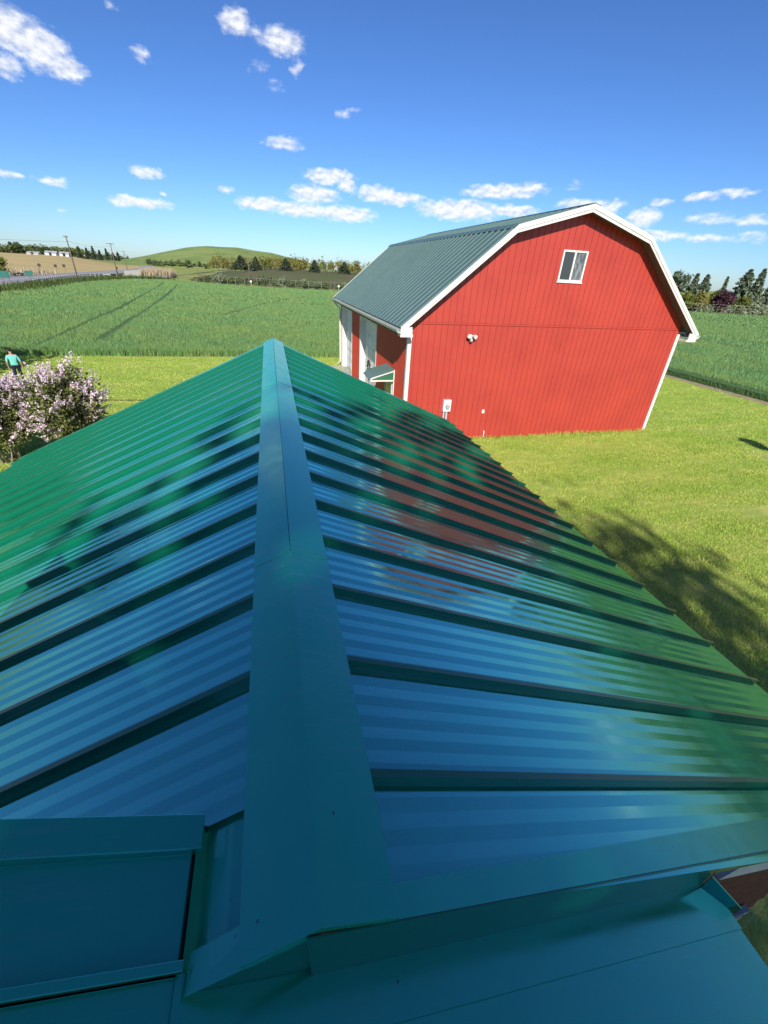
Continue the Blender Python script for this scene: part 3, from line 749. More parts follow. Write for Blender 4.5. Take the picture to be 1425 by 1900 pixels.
    # walls of the lower part below the camera
    mb = MB(); mb.box(1.28, 1.36, -2.1, .46, 0, ZR - 1.36 * TP - .31); mb.build('wall', M['shedwood'], root)
build_shed()

# ================================================================== BARN
BX, BY, BW = 4.468, 14.40, 11.26
def build_barn():
    root = empty('red_barn', (BX, BY, 0), .0053)
    tag(root, 'big red gambrel barn with white trim and dark green metal roof', 'barn')
    LEN = 14.65; m_ = BW / 2; hh = 6.063; ROH = .44
    prof = [(m_ - hh, 4.057), (m_ - 2.494, 7.029), (m_, 7.726), (m_ + 2.494, 7.029), (m_ + hh, 4.057)]
    def top_at(a, drop=0.0):
        return float(np.interp(a, [p[0] for p in prof], [p[1] for p in prof])) - drop
    B = lambda a, b, z: (a, b, z)
    # ---- gable siding boards
    bwid = .2286; n = int(BW / bwid)
    edges = [0.11] + [bwid * k for k in range(1, n + 1)] + [BW - .11]
    edges = [e for i, e in enumerate(edges) if i == 0 or e - edges[i - 1] > .05]
    win = (5.19, 6.15, 5.60, 6.52)
    lowm = {}
    for a0, a1 in zip(edges[:-1], edges[1:]):
        w = round(a1 - a0, 3)
        if w not in lowm:
            mb = MB(); mb.box(.007, w - .007, -.022, .0, .03, 4.145)
            lowm[w] = mb.mesh('siding_board', M['barnred'])
        link('siding_board', lowm[w], root, (a0, 0, 0))
        # upper boards follow the roofline; split round the window
        x0, x1 = a0 + .007, a1 - .007
        cuts = [x0, x1]
        if x0 < m_ < x1: cuts = [x0, m_, x1]
        def piece(x0, x1, zb, zt0, zt1):
            if max(zt0, zt1) <= zb + .01: return
            mb = MB(); mb.hexa([(x0, -.022, zb), (x1, -.022, zb), (x1, 0, zb), (x0, 0, zb), (x0, -.022, max(zt0, zb + .005)), (x1, -.022, max(zt1, zb + .005)), (x1, 0, max(zt1, zb + .005)), (x0, 0, max(zt0, zb + .005))])
            mb.build('siding_board', M['barnred'], root)
        for c0, c1 in zip(cuts[:-1], cuts[1:]):
            t0, t1 = top_at(c0, .06), top_at(c1, .06)
            if c1 > win[0] and c0 < win[1]:
                piece(c0, c1, 4.205, win[2], win[2])
                piece(c0, c1, win[3], t0, t1)
                if c0 < win[0]: piece(c0, win[0], win[2] + .001, win[3] - .001, win[3] - .001)
                if c1 > win[1]: piece(win[1], c1, win[2] + .001, win[3] - .001, win[3] - .001)
            else: piece(c0, c1, 4.205, t0, t1)
    # backing of the grooves
    poly = [(.02, 0.0), (BW - .02, 0.0), (BW - .02, top_at(BW, .06)), (m_ + 2.494, 7.029 - .06), (m_, 7.726 - .06), (m_ - 2.494, 7.029 - .06), (.02, top_at(0, .06))]
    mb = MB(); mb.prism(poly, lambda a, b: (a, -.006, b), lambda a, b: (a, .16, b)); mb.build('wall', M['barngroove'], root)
    mb = MB(); mb.prism(poly, lambda a, b: (a, LEN - .15, b), lambda a, b: (a, LEN, b)); mb.build('wall', M['barnside'], root)
    mb = MB(); mb.box(.10, BW - .10, -.048, -.0225, 4.150, 4.162); mb.box(.10, BW - .10, -.036, -.0225, 4.162, 4.20)
    mb.build('flashing_strip', M['barnred'], root)
    mb = MB(); mb.box(-.02, BW + .02, -.035, -.0225, .0, .05); mb.build('base_board', M['barngroove'], root)
    # ---- corner trims
    for a0, a1 in ((-.035, .105), (BW - .105, BW + .035)):
        mb = MB(); mb.box(a0, a1, -.045, .10, 0, 4.0); mb.build('corner_trim', M['white'], root, bevel=.006)
    mb = MB(); mb.box(-.045, .05, LEN - .13, LEN + .02, 0, 4.0); mb.build('corner_trim', M['white'], root)
    # ---- side walls: corrugated metal with two door openings on the left
    def corr(x, b0, b1, z0, z1, name='side_panel'):
        mb = MB(); p = .0762
        k = max(2, int((b1 - b0) / (p / 2))); st = (b1 - b0) / k
        for i in range(k):
            y0 = b0 + i * st; y1 = y0 + st; o0 = x - (.016 if i % 2 else 0); o1 = x - (0 if i % 2 else .016)
            mb.quad((o0, y0, z0), (o0, y0, z1), (o1, y1, z1), (o1, y1, z0))
        o = mb.build(name, M['barnside'], root); o['kind'] = 'stuff'
    D1 = (4.70, 8.33); D2 = (10.80, 14.15); DH = 3.55
    corr(0, .10, D1[0], .02, 4.0); corr(0, D1[1], D2[0], .02, 4.0); corr(0, D2[1], LEN - .13, .02, 4.0)
    corr(0, D1[0], D1[1], DH, 4.0); corr(0, D2[0], D2[1], DH, 4.0)
    mb = MB()
    for b0, b1 in ((.17, D1[0]), (D1[1], D2[0]), (D2[1], LEN - .16)): mb.box(.003, .15, b0, b1, .0, 4.0)
    for b0, b1 in (D1, D2): mb.box(.003, .15, b0 + .001, b1 - .001, DH + .002, 4.0)
    mb.build('wall', M['barnside'], root)
    mb = MB(); mb.box(BW - .15, BW, .17, LEN - .16, 0, 4.0); mb.build('wall', M['barnside'], root)
    # ---- garage doors, set back behind white jambs
    for (b0, b1) in (D1, D2):
        dr = MB(); xs = .27
        dr.box(xs, xs + .05, b0 + .03, b1 - .03, .02, DH - .02)
        ns = 6; hs_ = (DH - .06) / ns
        for r in range(ns):
            zz = .03 + r * hs_
            npan = 4; wp = (b1 - b0 - .1) / npan
            for c in range(npan):
                y0 = b0 + .05 + c * wp
                dr.box(xs - .016, xs - .0005, y0 + .08, y0 + wp - .08, zz + .09, zz + hs_ - .09)
            dr.box(xs - .008, xs - .0003, b0 + .03, b1 - .03, zz + hs_ - .02, zz + hs_ - .008)
        d = dr.build('garage_door', M['ltgrey'], root)
        fr = MB()
        fr.box(-.03, xs + .04, b1 - .029, b1 + .10, 0, DH + .07); fr.box(-.03, xs + .04, b0 - .10, b0 + .029, 0, DH + .07)
        fr.box(-.028, xs + .04, b0 + .0295, b1 - .0295, DH - .019, DH + .068)
        fr.build('door_frame', M['white'], d)
    # apron slab in front of the far door
    mb = MB(); mb.box(-1.1, .2, D2[0] - .2, D2[1] + .2, -.05, .03); mb.build('door_slab', M['concrete'], root)
    # ---- roof slopes with real ribs
    def slope(i0, i1, name):
        (a0, z0), (a1, z1) = prof[i0], prof[i1]
        d = Vector((a1 - a0, z1 - z0)).normalized(); nx, nz = -d.y, d.x
        if nz < 0: nx, nz = -nx, -nz
        mb = MB(); b = -ROH; e = LEN + ROH; rib = .43
        ys = [(-ROH, 0)]
        y = -ROH + .09
        while y < e - .08:
            ys += [(y, 0), (y + .030, .036), (y + .060, .036), (y + .090, 0)]; y += rib
        ys.append((e, 0))
        A = lambda t, yy, h: (a0 + (a1 - a0) * t + nx * h, yy, z0 + (z1 - z0) * t + nz * h)
        for (p, hp), (q, hq) in zip(ys[:-1], ys[1:]):
            mb.quad(A(0, p, hp), A(1, p, hp), A(1, q, hq), A(0, q, hq))
        mb.quad(A(0, b, -.03), A(0, e, -.03), A(1, e, -.03), A(1, b, -.03))
        mb.quad(A(0, b, -.03), A(0, b, 0), A(0, e, 0), A(0, e, -.03)); mb.quad(A(1, b, -.03), A(1, e, -.03), A(1, e, 0), A(1, b, 0))
        mb.quad(A(0, b, -.03), A(1, b, -.03), A(1, b, 0), A(0, b, 0)); mb.quad(A(0, e, -.03), A(0, e, 0), A(1, e, 0), A(1, e, -.03))
        o = mb.build(name, M['barnroof'], root)
        bm = bmesh.new(); bm.from_mesh(o.data); bmesh.ops.remove_doubles(bm, verts=bm.verts[:], dist=1e-5); bmesh.ops.recalc_face_normals(bm, faces=bm.faces[:]); bm.to_mesh(o.data); bm.free()
    slope(0, 1, 'roof_slope'); slope(1, 2, 'roof_slope'); slope(2, 3, 'roof_slope'); slope(3, 4, 'roof_slope')
    # ridge cap and break flashing
    def bent(i, w, up, name):
        (a, z) = prof[i]; mb = MB()
        for j in (i - 1, i + 1):
            d = (Vector(prof[j]) - Vector((a, z))).normalized(); e = Vector((a, z)) + d * w
            mb.hexa([(a, -ROH - .03, z + up - .012), (e.x, -ROH - .03, e.y + up - .012), (e.x, LEN + ROH + .03, e.y + up - .012), (a, LEN + ROH + .03, z + up - .012),
                     (a, -ROH - .03, z + up), (e.x, -ROH - .03, e.y + up), (e.x, LEN + ROH + .03, e.y + up), (a, LEN + ROH + .03, z + up)])
        mb.build(name, M['barnroof'], root)
    bent(2, .24, .052, 'ridge_cap'); bent(1, .16, .040, 'break_flashing'); bent(3, .16, .040, 'break_flashing')
    # ---- rake fascias (two bands), soffits
    def rake(b, sgn):
        for i in range(4):
            (a0, z0), (a1, z1) = prof[i], prof[i + 1]
            o = MB()
            f = lambda a, z, dz, bb: (a, bb, z + dz)
            o.hexa([f(a0, z0, -.11, b), f(a1, z1, -.11, b), f(a1, z1, -.11, b + sgn * .05), f(a0, z0, -.11, b + sgn * .05), f(a0, z0, .022, b), f(a1, z1, .022, b), f(a1, z1, .022, b + sgn * .05), f(a0, z0, .022, b + sgn * .05)])
            o.build('rake_trim', M['white'], root)
            o = MB(); b2 = b + sgn * .022
            o.hexa([f(a0, z0, -.195, b2), f(a1, z1, -.195, b2), f(a1, z1, -.195, b2 + sgn * .03), f(a0, z0, -.195, b2 + sgn * .03), f(a0, z0, -.1102, b2), f(a1, z1, -.1102, b2), f(a1, z1, -.1102, b2 + sgn * .03), f(a0, z0, -.1102, b2 + sgn * .03)])
            o.build('rake_board', M['white'], root)
    rake(-ROH - .052, 1); rake(LEN + ROH + .052, -1)
    for (b0, b1) in ((-ROH - .006, -.024), (LEN + .002, LEN + ROH)):
        mb = MB()
        for i in range(4):
            (a0, z0), (a1, z1) = prof[i], prof[i + 1]
            mb.hexa([(a0, b0, z0 - .12), (a1, b0, z1 - .12), (a1, b1, z1 - .12), (a0, b1, z0 - .12), (a0, b0, z0 - .09), (a1, b0, z1 - .09), (a1, b1, z1 - .09), (a0, b1, z0 - .09)])
        mb.build('soffit', M['soffit'], root)
    # boxed eave returns and side soffits
    for sg in (-1, 1):
        aw = 0 if sg < 0 else BW; ae = m_ + sg * hh
        mb = MB(); mb.box(min(aw - sg * .001, ae - sg * .03), max(aw - sg * .001, ae - sg * .03), -ROH, -.046, 3.78, 3.86); mb.build('eave_return', M['white'], root)
        mb = MB(); mb.box(min(aw + sg * .036, ae - sg * .03), max(aw + sg * .036, ae - sg * .03), .0, LEN + ROH - .06, 3.80, 3.84); mb.build('eave_soffit', M['soffit'], root)
        mb = MB(); z0 = 4.057
        mb.add([(ae, -ROH - .02, z0 - .28), (aw + sg * .04, -ROH - .02, z0 - .28), (aw + sg * .04, -ROH - .02, z0 + .03), (ae, -ROH - .02, z0 - .02)] + [(ae, -ROH + .02, z0 - .28), (aw + sg * .04, -ROH + .02, z0 - .28), (aw + sg * .04, -ROH + .02, z0 + .03), (ae, -ROH + .02, z0 - .02)],
               [(0, 1, 2, 3), (7, 6, 5, 4), (0, 4, 5, 1), (1, 5, 6, 2), (2, 6, 7, 3), (3, 7, 4, 0)])
        o = mb.build('return_face', M['white'], root)
        bm = bmesh.new(); bm.from_mesh(o.data); bmesh.ops.recalc_face_normals(bm, faces=bm.faces[:]); bm.to_mesh(o.data); bm.free()
        # gutter: open K-shaped trough
        g = MB(); xo = ae
        sec = [(0, 4.02), (0, 3.90), (sg * .09, 3.90), (sg * .13, 3.98), (sg * .13, 4.02), (sg * .122, 4.02), (sg * .122, 3.985), (sg * .085, 3.91), (sg * .008, 3.91), (sg * .008, 4.02)]
        g.prism(sec, lambda a, b: (xo + a, -ROH - .03, b), lambda a, b: (xo + a, LEN + ROH + .03, b))
        o = g.build('gutter', M['white'], root)
        bm = bmesh.new(); bm.from_mesh(o.data); bmesh.ops.triangulate(bm, faces=[f for f in bm.faces if len(f.verts) > 4]); bmesh.ops.recalc_face_normals(bm, faces=bm.faces[:]); bm.to_mesh(o.data); bm.free()
    mb = MB(); mb.tube([(-.46, LEN + .2, 3.9), (-.40, LEN + .14, 3.72), (-.14, LEN - .02, 3.5), (-.10, LEN - .05, 3.3), (-.10, LEN - .05, .25), (-.30, LEN - .05, .08)], .045, 8)
    mb.build('downspout', M['white'], root, smooth=True)
    # ---- gable window: sliding, two panes
    a0, a1, z0, z1 = win
    wf = MB(); t = .055
    wf.box(a0, a0 + t, -.05, .02, z0, z1); wf.box(a1 - t, a1, -.05, .02, z0, z1)
    wf.box(a0 + t, a1 - t, -.05, .02, z0, z0 + t); wf.box(a0 + t, a1 - t, -.05, .02, z1 - t, z1)
    mid = (a0 + a1) / 2
    wf.box(mid - .03, mid + .03, -.044, .015, z0 + t, z1 - t)
    wf.box(a0 - .03, a1 + .03, -.062, -.0235, z0 - .04, z0 - .002)
    w = wf.build('window', M['white'], root)
    mb = MB(); mb.box(a0 + t, mid - .03, -.018, -.010, z0 + t, z1 - t); mb.build('pane', M['glass'], w)
    mb = MB(); mb.box(mid + .03, a1 - t, -.018, -.010, z0 + t, z1 - t); mb.build('pane', M['curtain'], w)
    # ---- twin flood light
    fl = MB(); cx, cz = 2.24, 3.80
    fl.tube([(cx, -.03, cz), (cx, -.07, cz)], [.06, .055], 14)
    o = fl.build('flood_light', M['white'], root, smooth=False)
    for s in (-1, 1):
        h = MB(); c = Vector((cx + s * .03, -.07, cz)); e = Vector((cx + s * .085, -.13, cz + .03 - .02 * (s > 0))); q = e + Vector((s * .035, -.11, -.02))
        h.tube([c, e, e.lerp(q, .3), q], [.02, .035, .055, .072], 12)
        h.build('lamp_head', M['white'], o, smooth=False)
    h = MB(); h.tube([(cx, -.07, cz - .02), (cx, -.12, cz - .06), (cx + .01, -.17, cz - .17)], [.03, .05, .058], 10); h.build('sensor', M['grey'], o)
    # ---- electric meter with conduits
    e = MB(); e.box(1.50, 1.80, -.16, -.024, 1.16, 1.60); mtr = e.build('meter_box', M['white'], root, bevel=.012)
    g = MB(); g.tube([(1.66, -.161, 1.36), (1.66, -.235, 1.36)], [.085, .075], 16); g.build('meter_dial', M['grey'], mtr)
    g = MB(); g.tube([(1.57, -.08, 1.16), (1.57, -.08, .0)], .035, 10); g.build('conduit', M['grey'], mtr, smooth=True)
    g = MB(); g.tube([(1.68, -.08, 1.16), (1.68, -.08, .0)], .04, 10); g.build('conduit', M['grey'], mtr, smooth=True)
    # ---- outlet cover and stub pipe
    g = MB(); g.box(3.16, 3.26, -.085, -.023, 1.03, 1.17); g.box(3.172, 3.248, -.097, -.0855, 1.045, 1.155); g.build('outlet_box', M['white'], root, bevel=.006)
    g = MB(); g.tube([(3.40, -.06, -.02), (3.40, -.06, .27), (3.40, -.045, .30), (3.40, -.022, .305)], .022, 8); g.build('stub_pipe', M['white'], root, smooth=True)
    # ---- lean-to canopy over the side door
    y0, y1 = 1.42, 2.70; xo = -.97
    mb = MB(); k = 14; st = (y1 - y0) / k
    zt = lambda x: 2.36 + x * .30
    for i in range(k):
        a = y0 + i * st; h0 = .012 if i % 2 == 0 else 0
        for (b0, b1, h) in ((a, a + st * .6, 0), (a + st * .6, a + st, .016)):
            for (x0, x1) in ((-.02, xo + .15),):
                mb.hexa([(x0, b0, zt(x0) - .02), (x0, b1, zt(x0) - .02), (x1, b1, zt(x1) - .02), (x1, b0, zt(x1) - .02), (x0, b0, zt(x0) + h), (x0, b1, zt(x0) + h), (x1, b1, zt(x1) + h), (x1, b0, zt(x1) + h)])
            x1 = xo + .15; x2 = xo
            mb.hexa([(x1, b0, zt(x1) - .02), (x1, b1, zt(x1) - .02), (x2, b1, zt(x1) - .16), (x2, b0, zt(x1) - .16), (x1, b0, zt(x1) + h), (x1, b1, zt(x1) + h), (x2 - .02, b1, zt(x1) - .14 + h), (x2 - .02, b0, zt(x1) - .14 + h)])
    aw = mb.build('door_canopy', M['barnroof'], root)
    for yy in (y0 - .01, y1 - .02):
        g = MB(); g.prism([(-.03, 1.99), (-.03, 2.28), (xo + .14, 2.03), (xo + .06, 1.99)], lambda a, b: (a, yy, b), lambda a, b: (a, yy + .025, b)); g.build('cheek', M['awngreen'], aw)
        g = MB(); s = -1 if yy < 2 else 1; yf = yy - .012 if s < 0 else yy + .012
        g.box(xo, -.02, yf, yf + .03, 1.93, 1.985)
        g.box(-.06, -.018, yf, yf + .03, 1.20, 2.36)
        g.hexa([(-.061, yf, 2.285), (-.061, yf + .03, 2.285), (xo + .1, yf + .03, 2.04), (xo + .1, yf, 2.04), (-.061, yf, 2.325), (-.061, yf + .03, 2.325), (xo + .1, yf + .03, 2.085), (xo + .1, yf, 2.085)])
        g.hexa([(xo + .099, yf, 2.04), (xo + .099, yf + .03, 2.04), (xo + .01, yf + .03, 1.986), (xo + .01, yf, 1.986), (xo + .099, yf, 2.085), (xo + .099, yf + .03, 2.085), (xo - .01, yf + .03, 2.03), (xo - .01, yf, 2.03)])
        g.build('canopy_frame', M['white'], aw)
    g = MB(); g.box(-.05, -.02, 1.62, 2.52, .05, 1.92); dd = g.build('side_door', M['ltgrey'], root)
    g = MB(); g.box(-.062, -.051, 1.76, 2.38, 1.05, 1.75); g.build('pane', M['glass'], dd)
build_barn()

# ================================================================== TREES THAT SHADE THE YARD (behind and beside the camera)
decid('shade_tree', 'tall leafy tree behind the shed shading the near roof', 'tree', (-3.2, -20, 0), 20.4, 3.9, 5.2, 'leaf', 21, nclump=60, nleaf=3600, leaf=.32, group='shade trees behind the shed')
decid('shade_tree', 'narrow leafy tree right of the shed shading the lawn', 'tree', (1.5, -20.5, 0), 19.8, 2.4, 5.4, 'leaf', 22, nclump=52, nleaf=1700, leaf=.22, group='shade trees behind the shed')
decid('garden_tree', 'round leafy tree left of the lilac shading the field edge', 'tree', (-17.6, 23.4, 0), 5.9, 2.6, 2.2, 'leaf', 23, nclump=40, nleaf=3200, leaf=.18)

# ================================================================== LILACS
def lilac(loc, h, rx, seed, label):
    rng = np.random.default_rng(seed); rd = random.Random(seed)
    root = empty('lilac_bush', loc); tag(root, label, 'bush', 'flowering lilac bushes beside the shed')
    P, C = crown_points(rng, (0, 0, h * .58), (rx, rx, h * .45), 95, 14000, clump=.25, shell=.35)
    P = P[P[:, 2] > .15]
    V, F = leaf_quads(P, .062, rng, aspect=1.5, up=.4)
    npmesh('foliage', V, F, M['lilacleaf'], root)
    mb = MB()
    for k in range(16):
        a = rd.uniform(0, 6.28); e = Vector(C[rd.randrange(len(C))]); b = Vector((math.cos(a) * .25, math.sin(a) * .25, -.03))
        mb.tube([b, b.lerp(e, .5) + Vector((rd.uniform(-.15, .15), rd.uniform(-.15, .15), .1)), e], [.028, .018, .006], 6)
    mb.build('stem', M['palebark'], root, smooth=True)
    # flower panicles: cones of small florets on the outside of the bush
    Q = []
    n = 420
    for k in range(n):
        c = C[rng.integers(len(C))]; d = c - np.array([0, 0, h * .45]); d = d / (np.linalg.norm(d) + 1e-6)
        d = d + rng.normal(size=3) * .35; d[2] = abs(d[2]) * .7 + .45; d /= np.linalg.norm(d)
        p0 = c + d * rng.uniform(.12, .34) + rng.normal(size=3) * .12
        ln = rng.uniform(.14, .26); t = rng.uniform(0, 1, 34) ** 1.3
        rr = .07 * (1 - t * .85)
        g = rng.normal(size=(34, 3)); g /= np.linalg.norm(g, axis=1)[:, None]
        Q.append(p0 + d * (t * ln)[:, None] + g * rr[:, None])
    Q = np.concatenate(Q)
    V, F = leaf_quads(Q, .036, rng, aspect=1.1, up=.3)
    o = npmesh('flower_panicles', V, F, M['lilac'], root); o['kind'] = 'stuff'
lilac((-6.5, 14.5, 0), 2.82, 1.1, 31, 'pale pink lilac bush in bloom nearest the green roof edge')
lilac((-8.2, 14.2, 0), 2.5, 1.1, 32, 'pale pink lilac bush at the left edge below the standing man')

# ================================================================== PERSON
def build_person():
    root = empty('person', (-12.05, 24.05, 0), R(205)); root.scale = (.95, .95, .95)
    tag(root, 'person in a mint T-shirt and dark trousers standing on the lawn behind the lilac', 'person')
    J = {'pel': (0, 0, .95), 'wai': (0, .01, 1.10), 'che': (0, 0, 1.32), 'nek': (0, .0, 1.47), 'hd0': (0, -.01, 1.56), 'hd1': (0, -.03, 1.66), 'hd2': (0, -.02, 1.74)}
    Rr = {'pel': (.155, .12), 'wai': (.145, .11), 'che': (.175, .12), 'nek': (.06, .06), 'hd0': (.068, .075), 'hd1': (.078, .095), 'hd2': (.05, .06)}
    E = [('pel', 'wai'), ('wai', 'che'), ('che', 'nek'), ('nek', 'hd0'), ('hd0', 'hd1'), ('hd1', 'hd2')]
    for s, n in ((-1, 'l'), (1, 'r')):
        J.update({n + 'sh': (s * .17, 0, 1.41), n + 'ua': (s * .225, .01, 1.30), n + 'el': (s * .265, .03, 1.12), n + 'wr': (s * .27, -.05, .88), n + 'pa': (s * .265, -.07, .80),
                  n + 'hi': (s * .095, 0, .90), n + 'kn': (s * .11, -.03 + .06 * (s > 0), .50), n + 'an': (s * .115, .03 + .05 * (s > 0), .09), n + 'to': (s * .125, -.13 + .05 * (s > 0), .035)})
        Rr.update({n + 'sh': (.075, .075), n + 'ua': (.062, .062), n + 'el': (.043, .043), n + 'wr': (.028, .028), n + 'pa': (.038, .02), n + 'hi': (.098, .10), n + 'kn': (.062, .066), n + 'an': (.045, .05), n + 'to': (.042, .03)})
        E += [('che', n + 'sh'), (n + 'sh', n + 'ua'), (n + 'ua', n + 'el'), (n + 'el', n + 'wr'), (n + 'wr', n + 'pa'), ('pel', n + 'hi'), (n + 'hi', n + 'kn'), (n + 'kn', n + 'an'), (n + 'an', n + 'to')]
        for k, (dy, ln) in enumerate(((-.03, .075), (-.01, .085), (.01, .08), (.03, .065))):
            a = n + 'f%da' % k; b = n + 'f%db' % k
            J[a] = (s * .262, -.075 + dy, .765); J[b] = (s * .25, -.085 + dy, .765 - ln)
            Rr[a] = (.009, .009); Rr[b] = (.008, .008); E += [(n + 'pa', a), (a, b)]
        J[n + 'th'] = (s * .245, -.115, .79); Rr[n + 'th'] = (.010, .010); J[n + 'tb'] = (s * .235, -.135, .75); Rr[n + 'tb'] = (.008, .008); E += [(n + 'wr', n + 'th'), (n + 'th', n + 'tb')]
    names = list(J); idx = {k: i for i, k in enumerate(names)}
    me = bpy.data.meshes.new('body'); me.from_pydata([J[k] for k in names], [(idx[a], idx[b]) for a, b in E], [])
    o = bpy.data.objects.new('body', me); COL.objects.link(o)
    sk = o.modifiers.new('skin', 'SKIN'); sk.use_smooth_shade = True
    for i, k in enumerate(names):
        v = me.skin_vertices[0].data[i]; v.radius = Rr[k]; v.use_root = (k == 'pel')
    ss = o.modifiers.new('sub', 'SUBSURF'); ss.levels = 2; ss.render_levels = 2
    dg = bpy.context.evaluated_depsgraph_get()
    nm = bpy.data.meshes.new_from_object(o.evaluated_get(dg))
    bpy.data.objects.remove(o)
    nm.name = 'body'
    nm.materials.clear()
    for k in ('skin', 'shirt', 'jeans', 'hair', 'black'): nm.materials.append(M[k])
    for p in nm.polygons:
        c = p.center; p.use_smooth = True
        if c.z < .10: p.material_index = 4
        elif c.z < .99 and abs(c.x) < .225: p.material_index = 2
        elif c.z < 1.45 and (abs(c.x) < .19 or c.z > 1.16): p.material_index = 1
        else: p.material_index = 0
    link('body', nm, root)
    # hair cap
    bm = bmesh.new(); bmesh.ops.create_icosphere(bm, subdivisions=3, radius=1)
    rng = np.random.default_rng(4)
    for v in bm.verts:
        n = v.co.copy(); k = 1 + rng.uniform(-.03, .05)
        v.co = Vector((n.x * .092 * k, n.y * .112 * k + .0, n.z * .085 * k + 1.70))
    bmesh.ops.delete(bm, geom=[f for f in bm.faces if (f.calc_center_median().y < -.045 and f.calc_center_median().z < 1.715) or f.calc_center_median().z < 1.645], context='FACES')
    h = bpy.data.meshes.new('hair'); bm.to_mesh(h); bm.free(); h.materials.append(M['hair']); link('hair', h, root)
    # face: nose, eyes, mouth, ears
    mb = MB(); mb.tube([(0, -.115, 1.675), (0, -.142, 1.635), (0, -.118, 1.625)], [.008, .014, .008], 6)
    for s in (-1, 1): mb.tube([(s * .085, -.01, 1.69), (s * .093, -.005, 1.66), (s * .084, -.01, 1.625)], [.012, .016, .01], 6)
    mb.build('face', M['skin'], root, smooth=True)
    mb = MB()
    for s in (-1, 1): mb.tube([(s * .034 - .012, -.112, 1.672), (s * .034 + .012, -.112, 1.672)], .007, 6)
    mb.tube([(-.02, -.112, 1.598), (.02, -.112, 1.598)], .005, 6); mb.build('eyes_and_mouth', M['hair'], root)
build_person()

# ================================================================== SMALL YARD THINGS
g = MB(); g.tube([(-9.4, 21.15, .05), (-8.6, 21.05, .03), (-7.9, 21.0, .05), (-7, 20.85, .03), (-6.0, 20.78, .04), (-4.6, 20.7, .03)], .02, 6)
tag(g.build('garden_hose', M['hose'], smooth=True), 'thin dark hose lying across the lawn right of the lilac', 'hose')
root = empty('metal_sun', (3.85, 17.85, 0)); tag(root, 'black iron sun ornament on a stake before the nearer garage door', 'ornament')
g = MB(); g.tube([(0, 0, -.1), (0, 0, 1.95)], .014, 8); g.build('stake', M['black'], root)
g = MB()
for k in range(24): pass
ring = [(0, .17 * math.cos(2 * math.pi * k / 20), 2.05 + .17 * math.sin(2 * math.pi * k / 20)) for k in range(21)]
g.tube(ring, .018, 6); g.build('ring', M['black'], root)
for k in range(10):
    a = 2 * math.pi * k / 10; g = MB()
    pt = lambda r, w, x: (x, (r * math.cos(a) - w * math.sin(a)), 2.05 + r * math.sin(a) + w * math.cos(a))
    g.tube([pt(.17, 0, 0), pt(.24, .035, -.01), pt(.30, .01, 0), pt(.37, .05, .01)], [.035, .03, .02, .004], 6)
    g.build('ray', M['black'], root)
root = empty('added_shadow_post', (18.88, 9.55, 0)); tag(root, 'unseen grey box on a post added to cast the shadow at the right edge of the lawn', 'shadow caster')  # out of view, added only to throw a shadow onto the lawn
g = MB(); g.box(-.05, .05, -.05, .05, -.1, 1.5); g.build('post', M['pole'], root)
g = MB(); g.box(-.26, .26, -.22, .22, 1.5, 1.9); g.build('box', M['grey'], root)
g = MB(); g.prism([(-.34, 1.9), (.34, 1.9), (0, 2.12)], lambda a, b: (a, -.3, b), lambda a, b: (a, .3, b)); g.build('roof', M['barnroof'], root)

# ================================================================== FAR THINGS
# ---- boundary fence
FENCE = [(-30, 165), (-21, 157), (-7.2, 141.6), (6, 137.4), (17, 135.6), (60, 119.2), (109.5, 101.6), (131, 91.5), (150, 82.5)]
def build_fence():
    root = empty('boundary_fence', (17, 135.6, 0)); tag(root, 'long wire fence on pale posts along the far side of the field', 'fence')
    pm = MB(); pm.tube([(0, 0, -.1), (0, 0, 2.35)], .06, 6); pm = pm.mesh('post', M['fencepost'])
    pts = []; carry = 0
    for a, b in zip(FENCE[:-1], FENCE[1:]):
        a = Vector(a); b = Vector(b); L = (b - a).length; d = (b - a) / L; t = carry
        while t < L: pts.append(a + d * t); t += 3.7
        carry = t - L
    for p in pts: link('post', pm, root, (p.x - 17, p.y - 135.6, 0))
    for z in (2.3, 1.7, 1.1, .5):
        mb = MB(); mb.tube([(p.x - 17, p.y - 135.6, z) for p in pts], .028 if z > 2 else .012, 4); mb.build('wire', M['fencepost'], root)
build_fence()
# ---- utility poles and wires
def pole(loc, h, label, arms=(), r=.15, lamp=False):
    root = empty('utility_pole', loc); tag(root, label, 'pole', 'wooden utility poles')
    g = MB(); g.tube([(0, 0, -.2), (0, 0, h * .5), (0, 0, h)], [r, r * .85, r * .65], 9); g.build('shaft', M['pole'], root, smooth=True)
    for z, w, a in arms:
        c, s = math.cos(a) * w / 2, math.sin(a) * w / 2; g = MB()
        g.tube([(-c, -s - .14, z), (c, s - .14, z)], .075, 6); g.build('cross_arm', M['pole'], root)
        for t in (-.9, -.35, .35, .9):
            g = MB(); g.tube([(c * t, s * t - .14, z + .05), (c * t, s * t - .14, z + .22)], .04, 6); g.build('insulator', M['grey'], root)
    return root
pole((-41.4, 119.3, 0), 9.1, 'leaning looking grey utility pole nearest the road signs', ((8.9, .9, 0),), .16)
pole((-51.1, 184, 0), 9.7, 'utility pole with one cross arm beside the road bend', ((9.5, 2.4, .2),), .17)
pole((-5.4, 150, 0), 9.0, 'dark brown utility pole with two cross arms before the hill', ((8.9, 1.6, 0), (7.3, 2.6, .3)), .17)
pole((-20.8, 155.5, 0), 5.3, 'short bare wooden pole by the left end of the fence', (), .12)
def wire(name, a, b, sag, label, r=.02):
    a = Vector(a); b = Vector(b); g = MB()
    g.tube([a.lerp(b, t / 12) + Vector((0, 0, -sag * 4 * (t / 12) * (1 - t / 12))) for t in range(13)], r, 4)
    tag(g.build(name, M['black']), label, 'wire')
